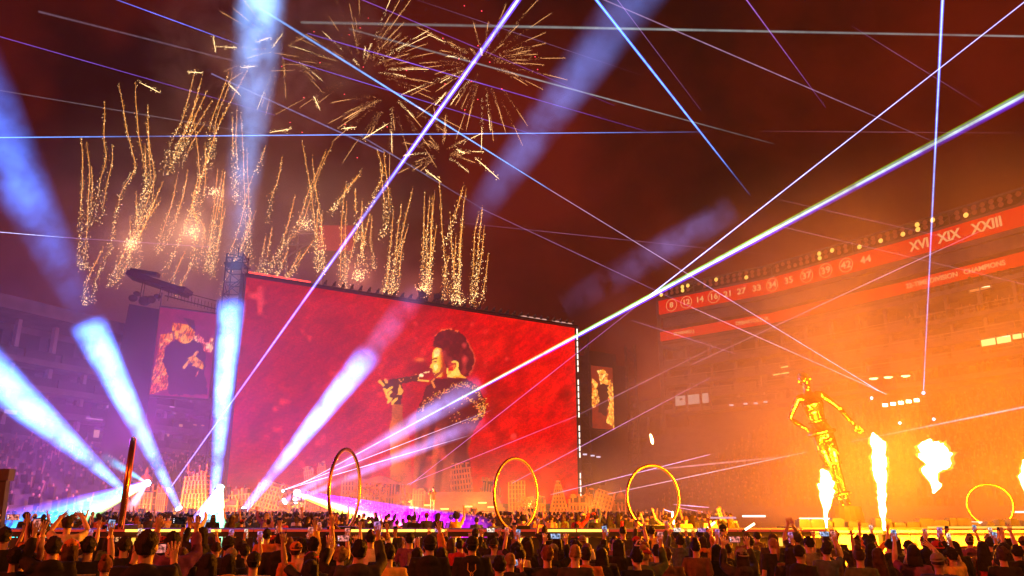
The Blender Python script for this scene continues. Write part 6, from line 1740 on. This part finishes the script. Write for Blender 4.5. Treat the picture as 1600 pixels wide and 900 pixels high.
o = fb.build('distant_crowd', CLOTH['charcoal']); tag(o, 'mass of concertgoers standing before the golden stage far behind the runway', 'crowd', kind='stuff')
h1 = fh.build('heads', SKIN[1], o, True); h1['kind'] = 'stuff'
h2 = fhair.build('hair', HM['dark'], o, True); h2['kind'] = 'stuff'
# performer on the stage
o, sc = person(677, 741, 62.5, 'phone_front', 'short', 'black', 'jacket', 'brown', 1, None, 'black', 2.9, 1.0, group='performers', label='small performer standing on the golden stage before the giant singer', phone=False)
o.location.z = DZ; o.scale = (1.05, 1.05, 1.05)

# ------------------------------------------------------------------ smoky air
hz = bpy.data.materials.new('smoky_air'); hz.use_nodes = True
n = hz.node_tree; n.nodes.clear()
pv = n.nodes.new('ShaderNodeVolumePrincipled'); pv.inputs['Color'].default_value = (.95, .82, .82, 1)
pv.inputs['Density'].default_value = HAZE_DENSITY; pv.inputs['Anisotropy'].default_value = .25
ou = n.nodes.new('ShaderNodeOutputMaterial'); n.links.new(pv.outputs[0], ou.inputs['Volume'])
hb = MB().box((0, 80, 52), (400, 330, 106)).build('haze', hz); hb['kind'] = 'stuff'
hb['label'] = 'thin coloured smoke hanging over the whole stadium field'; hb['category'] = 'haze'
def smoke(label, centre, radii, dens, nscale, lo, hi, col=(.92, .90, .92), power=1.3, aniso=.1):
    """a drifting cloud of stage smoke: an uneven lump whose density fades to nothing at its edge"""
    m = bpy.data.materials.new('smoke'); m.use_nodes = True; n = m.node_tree; n.nodes.clear(); l = n.links.new
    def M(op, a, b=None):
        q = n.nodes.new('ShaderNodeMath'); q.operation = op
        for i, k in enumerate((a, b)):
            if k is None: continue
            if isinstance(k, (int, float)): q.inputs[i].default_value = k
            else: l(k, q.inputs[i])
        return q.outputs[0]
    t = n.nodes.new('ShaderNodeTexCoord')
    mp = n.nodes.new('ShaderNodeVectorMath'); mp.operation = 'DIVIDE'; mp.inputs[1].default_value = radii; l(t.outputs['Object'], mp.inputs[0])
    ln = n.nodes.new('ShaderNodeVectorMath'); ln.operation = 'LENGTH'; l(mp.outputs[0], ln.inputs[0])
    f = M('POWER', M('MAXIMUM', M('SUBTRACT', 1.0, M('MULTIPLY', ln.outputs['Value'], ln.outputs['Value'])), 0.0), power)
    x = n.nodes.new('ShaderNodeTexNoise'); x.inputs['Scale'].default_value = nscale; x.inputs['Detail'].default_value = 6; x.inputs['Roughness'].default_value = .6; x.inputs['Distortion'].default_value = .6
    l(t.outputs['Object'], x.inputs['Vector'])
    mr = n.nodes.new('ShaderNodeMapRange'); mr.clamp = False; mr.inputs[1].default_value = .36; mr.inputs[2].default_value = .66; mr.inputs[3].default_value = lo; mr.inputs[4].default_value = hi
    l(x.outputs['Fac'], mr.inputs[0])
    mx = M('MAXIMUM', mr.outputs[0], 0.0)
    d = M('MULTIPLY', M('MULTIPLY', f, mx), dens)
    pv = n.nodes.new('ShaderNodeVolumePrincipled'); pv.inputs['Color'].default_value = tuple(col) + (1,); pv.inputs['Anisotropy'].default_value = aniso
    l(d, pv.inputs['Density'])
    o = n.nodes.new('ShaderNodeOutputMaterial'); l(pv.outputs[0], o.inputs['Volume'])
    ob = MB().ell((0, 0, 0), radii, 28, 16).build('smoke', m, None, True, centre); ob['kind'] = 'stuff'; ob['label'] = label; ob['category'] = 'smoke'
    return ob
smoke('orange lit smoke rolling around the flame jets and the statue', (19, 41, 7), (17, 19, 14), .030, .085, -.15, 2.5, (.96, .84, .60))
smoke('purple lit smoke filling the left end of the field', (-30, 64, 10), (32, 30, 21), .0062, .07, .35, 1.8)
smoke('pinkish smoke hanging among the golden firework trails', at(350, 360, 122), (46, 14, 30), .022, .07, .2, 1.7)
smoke('wispy grey smoke left of the starburst fireworks', at(430, 60, 118), (24, 10, 22), .06, .14, -.6, 2.6)
smoke('low golden smoke drifting over the ruined city of the stage', (-2, 67, 3), (27, 9, 5), .014, .16, .2, 1.9)
smoke('brownish smoke drifting up between the screen edge and the right stand', (27, 84, 19), (24, 16, 19), .011, .06, -.5, 2.6, (.96, .84, .62))
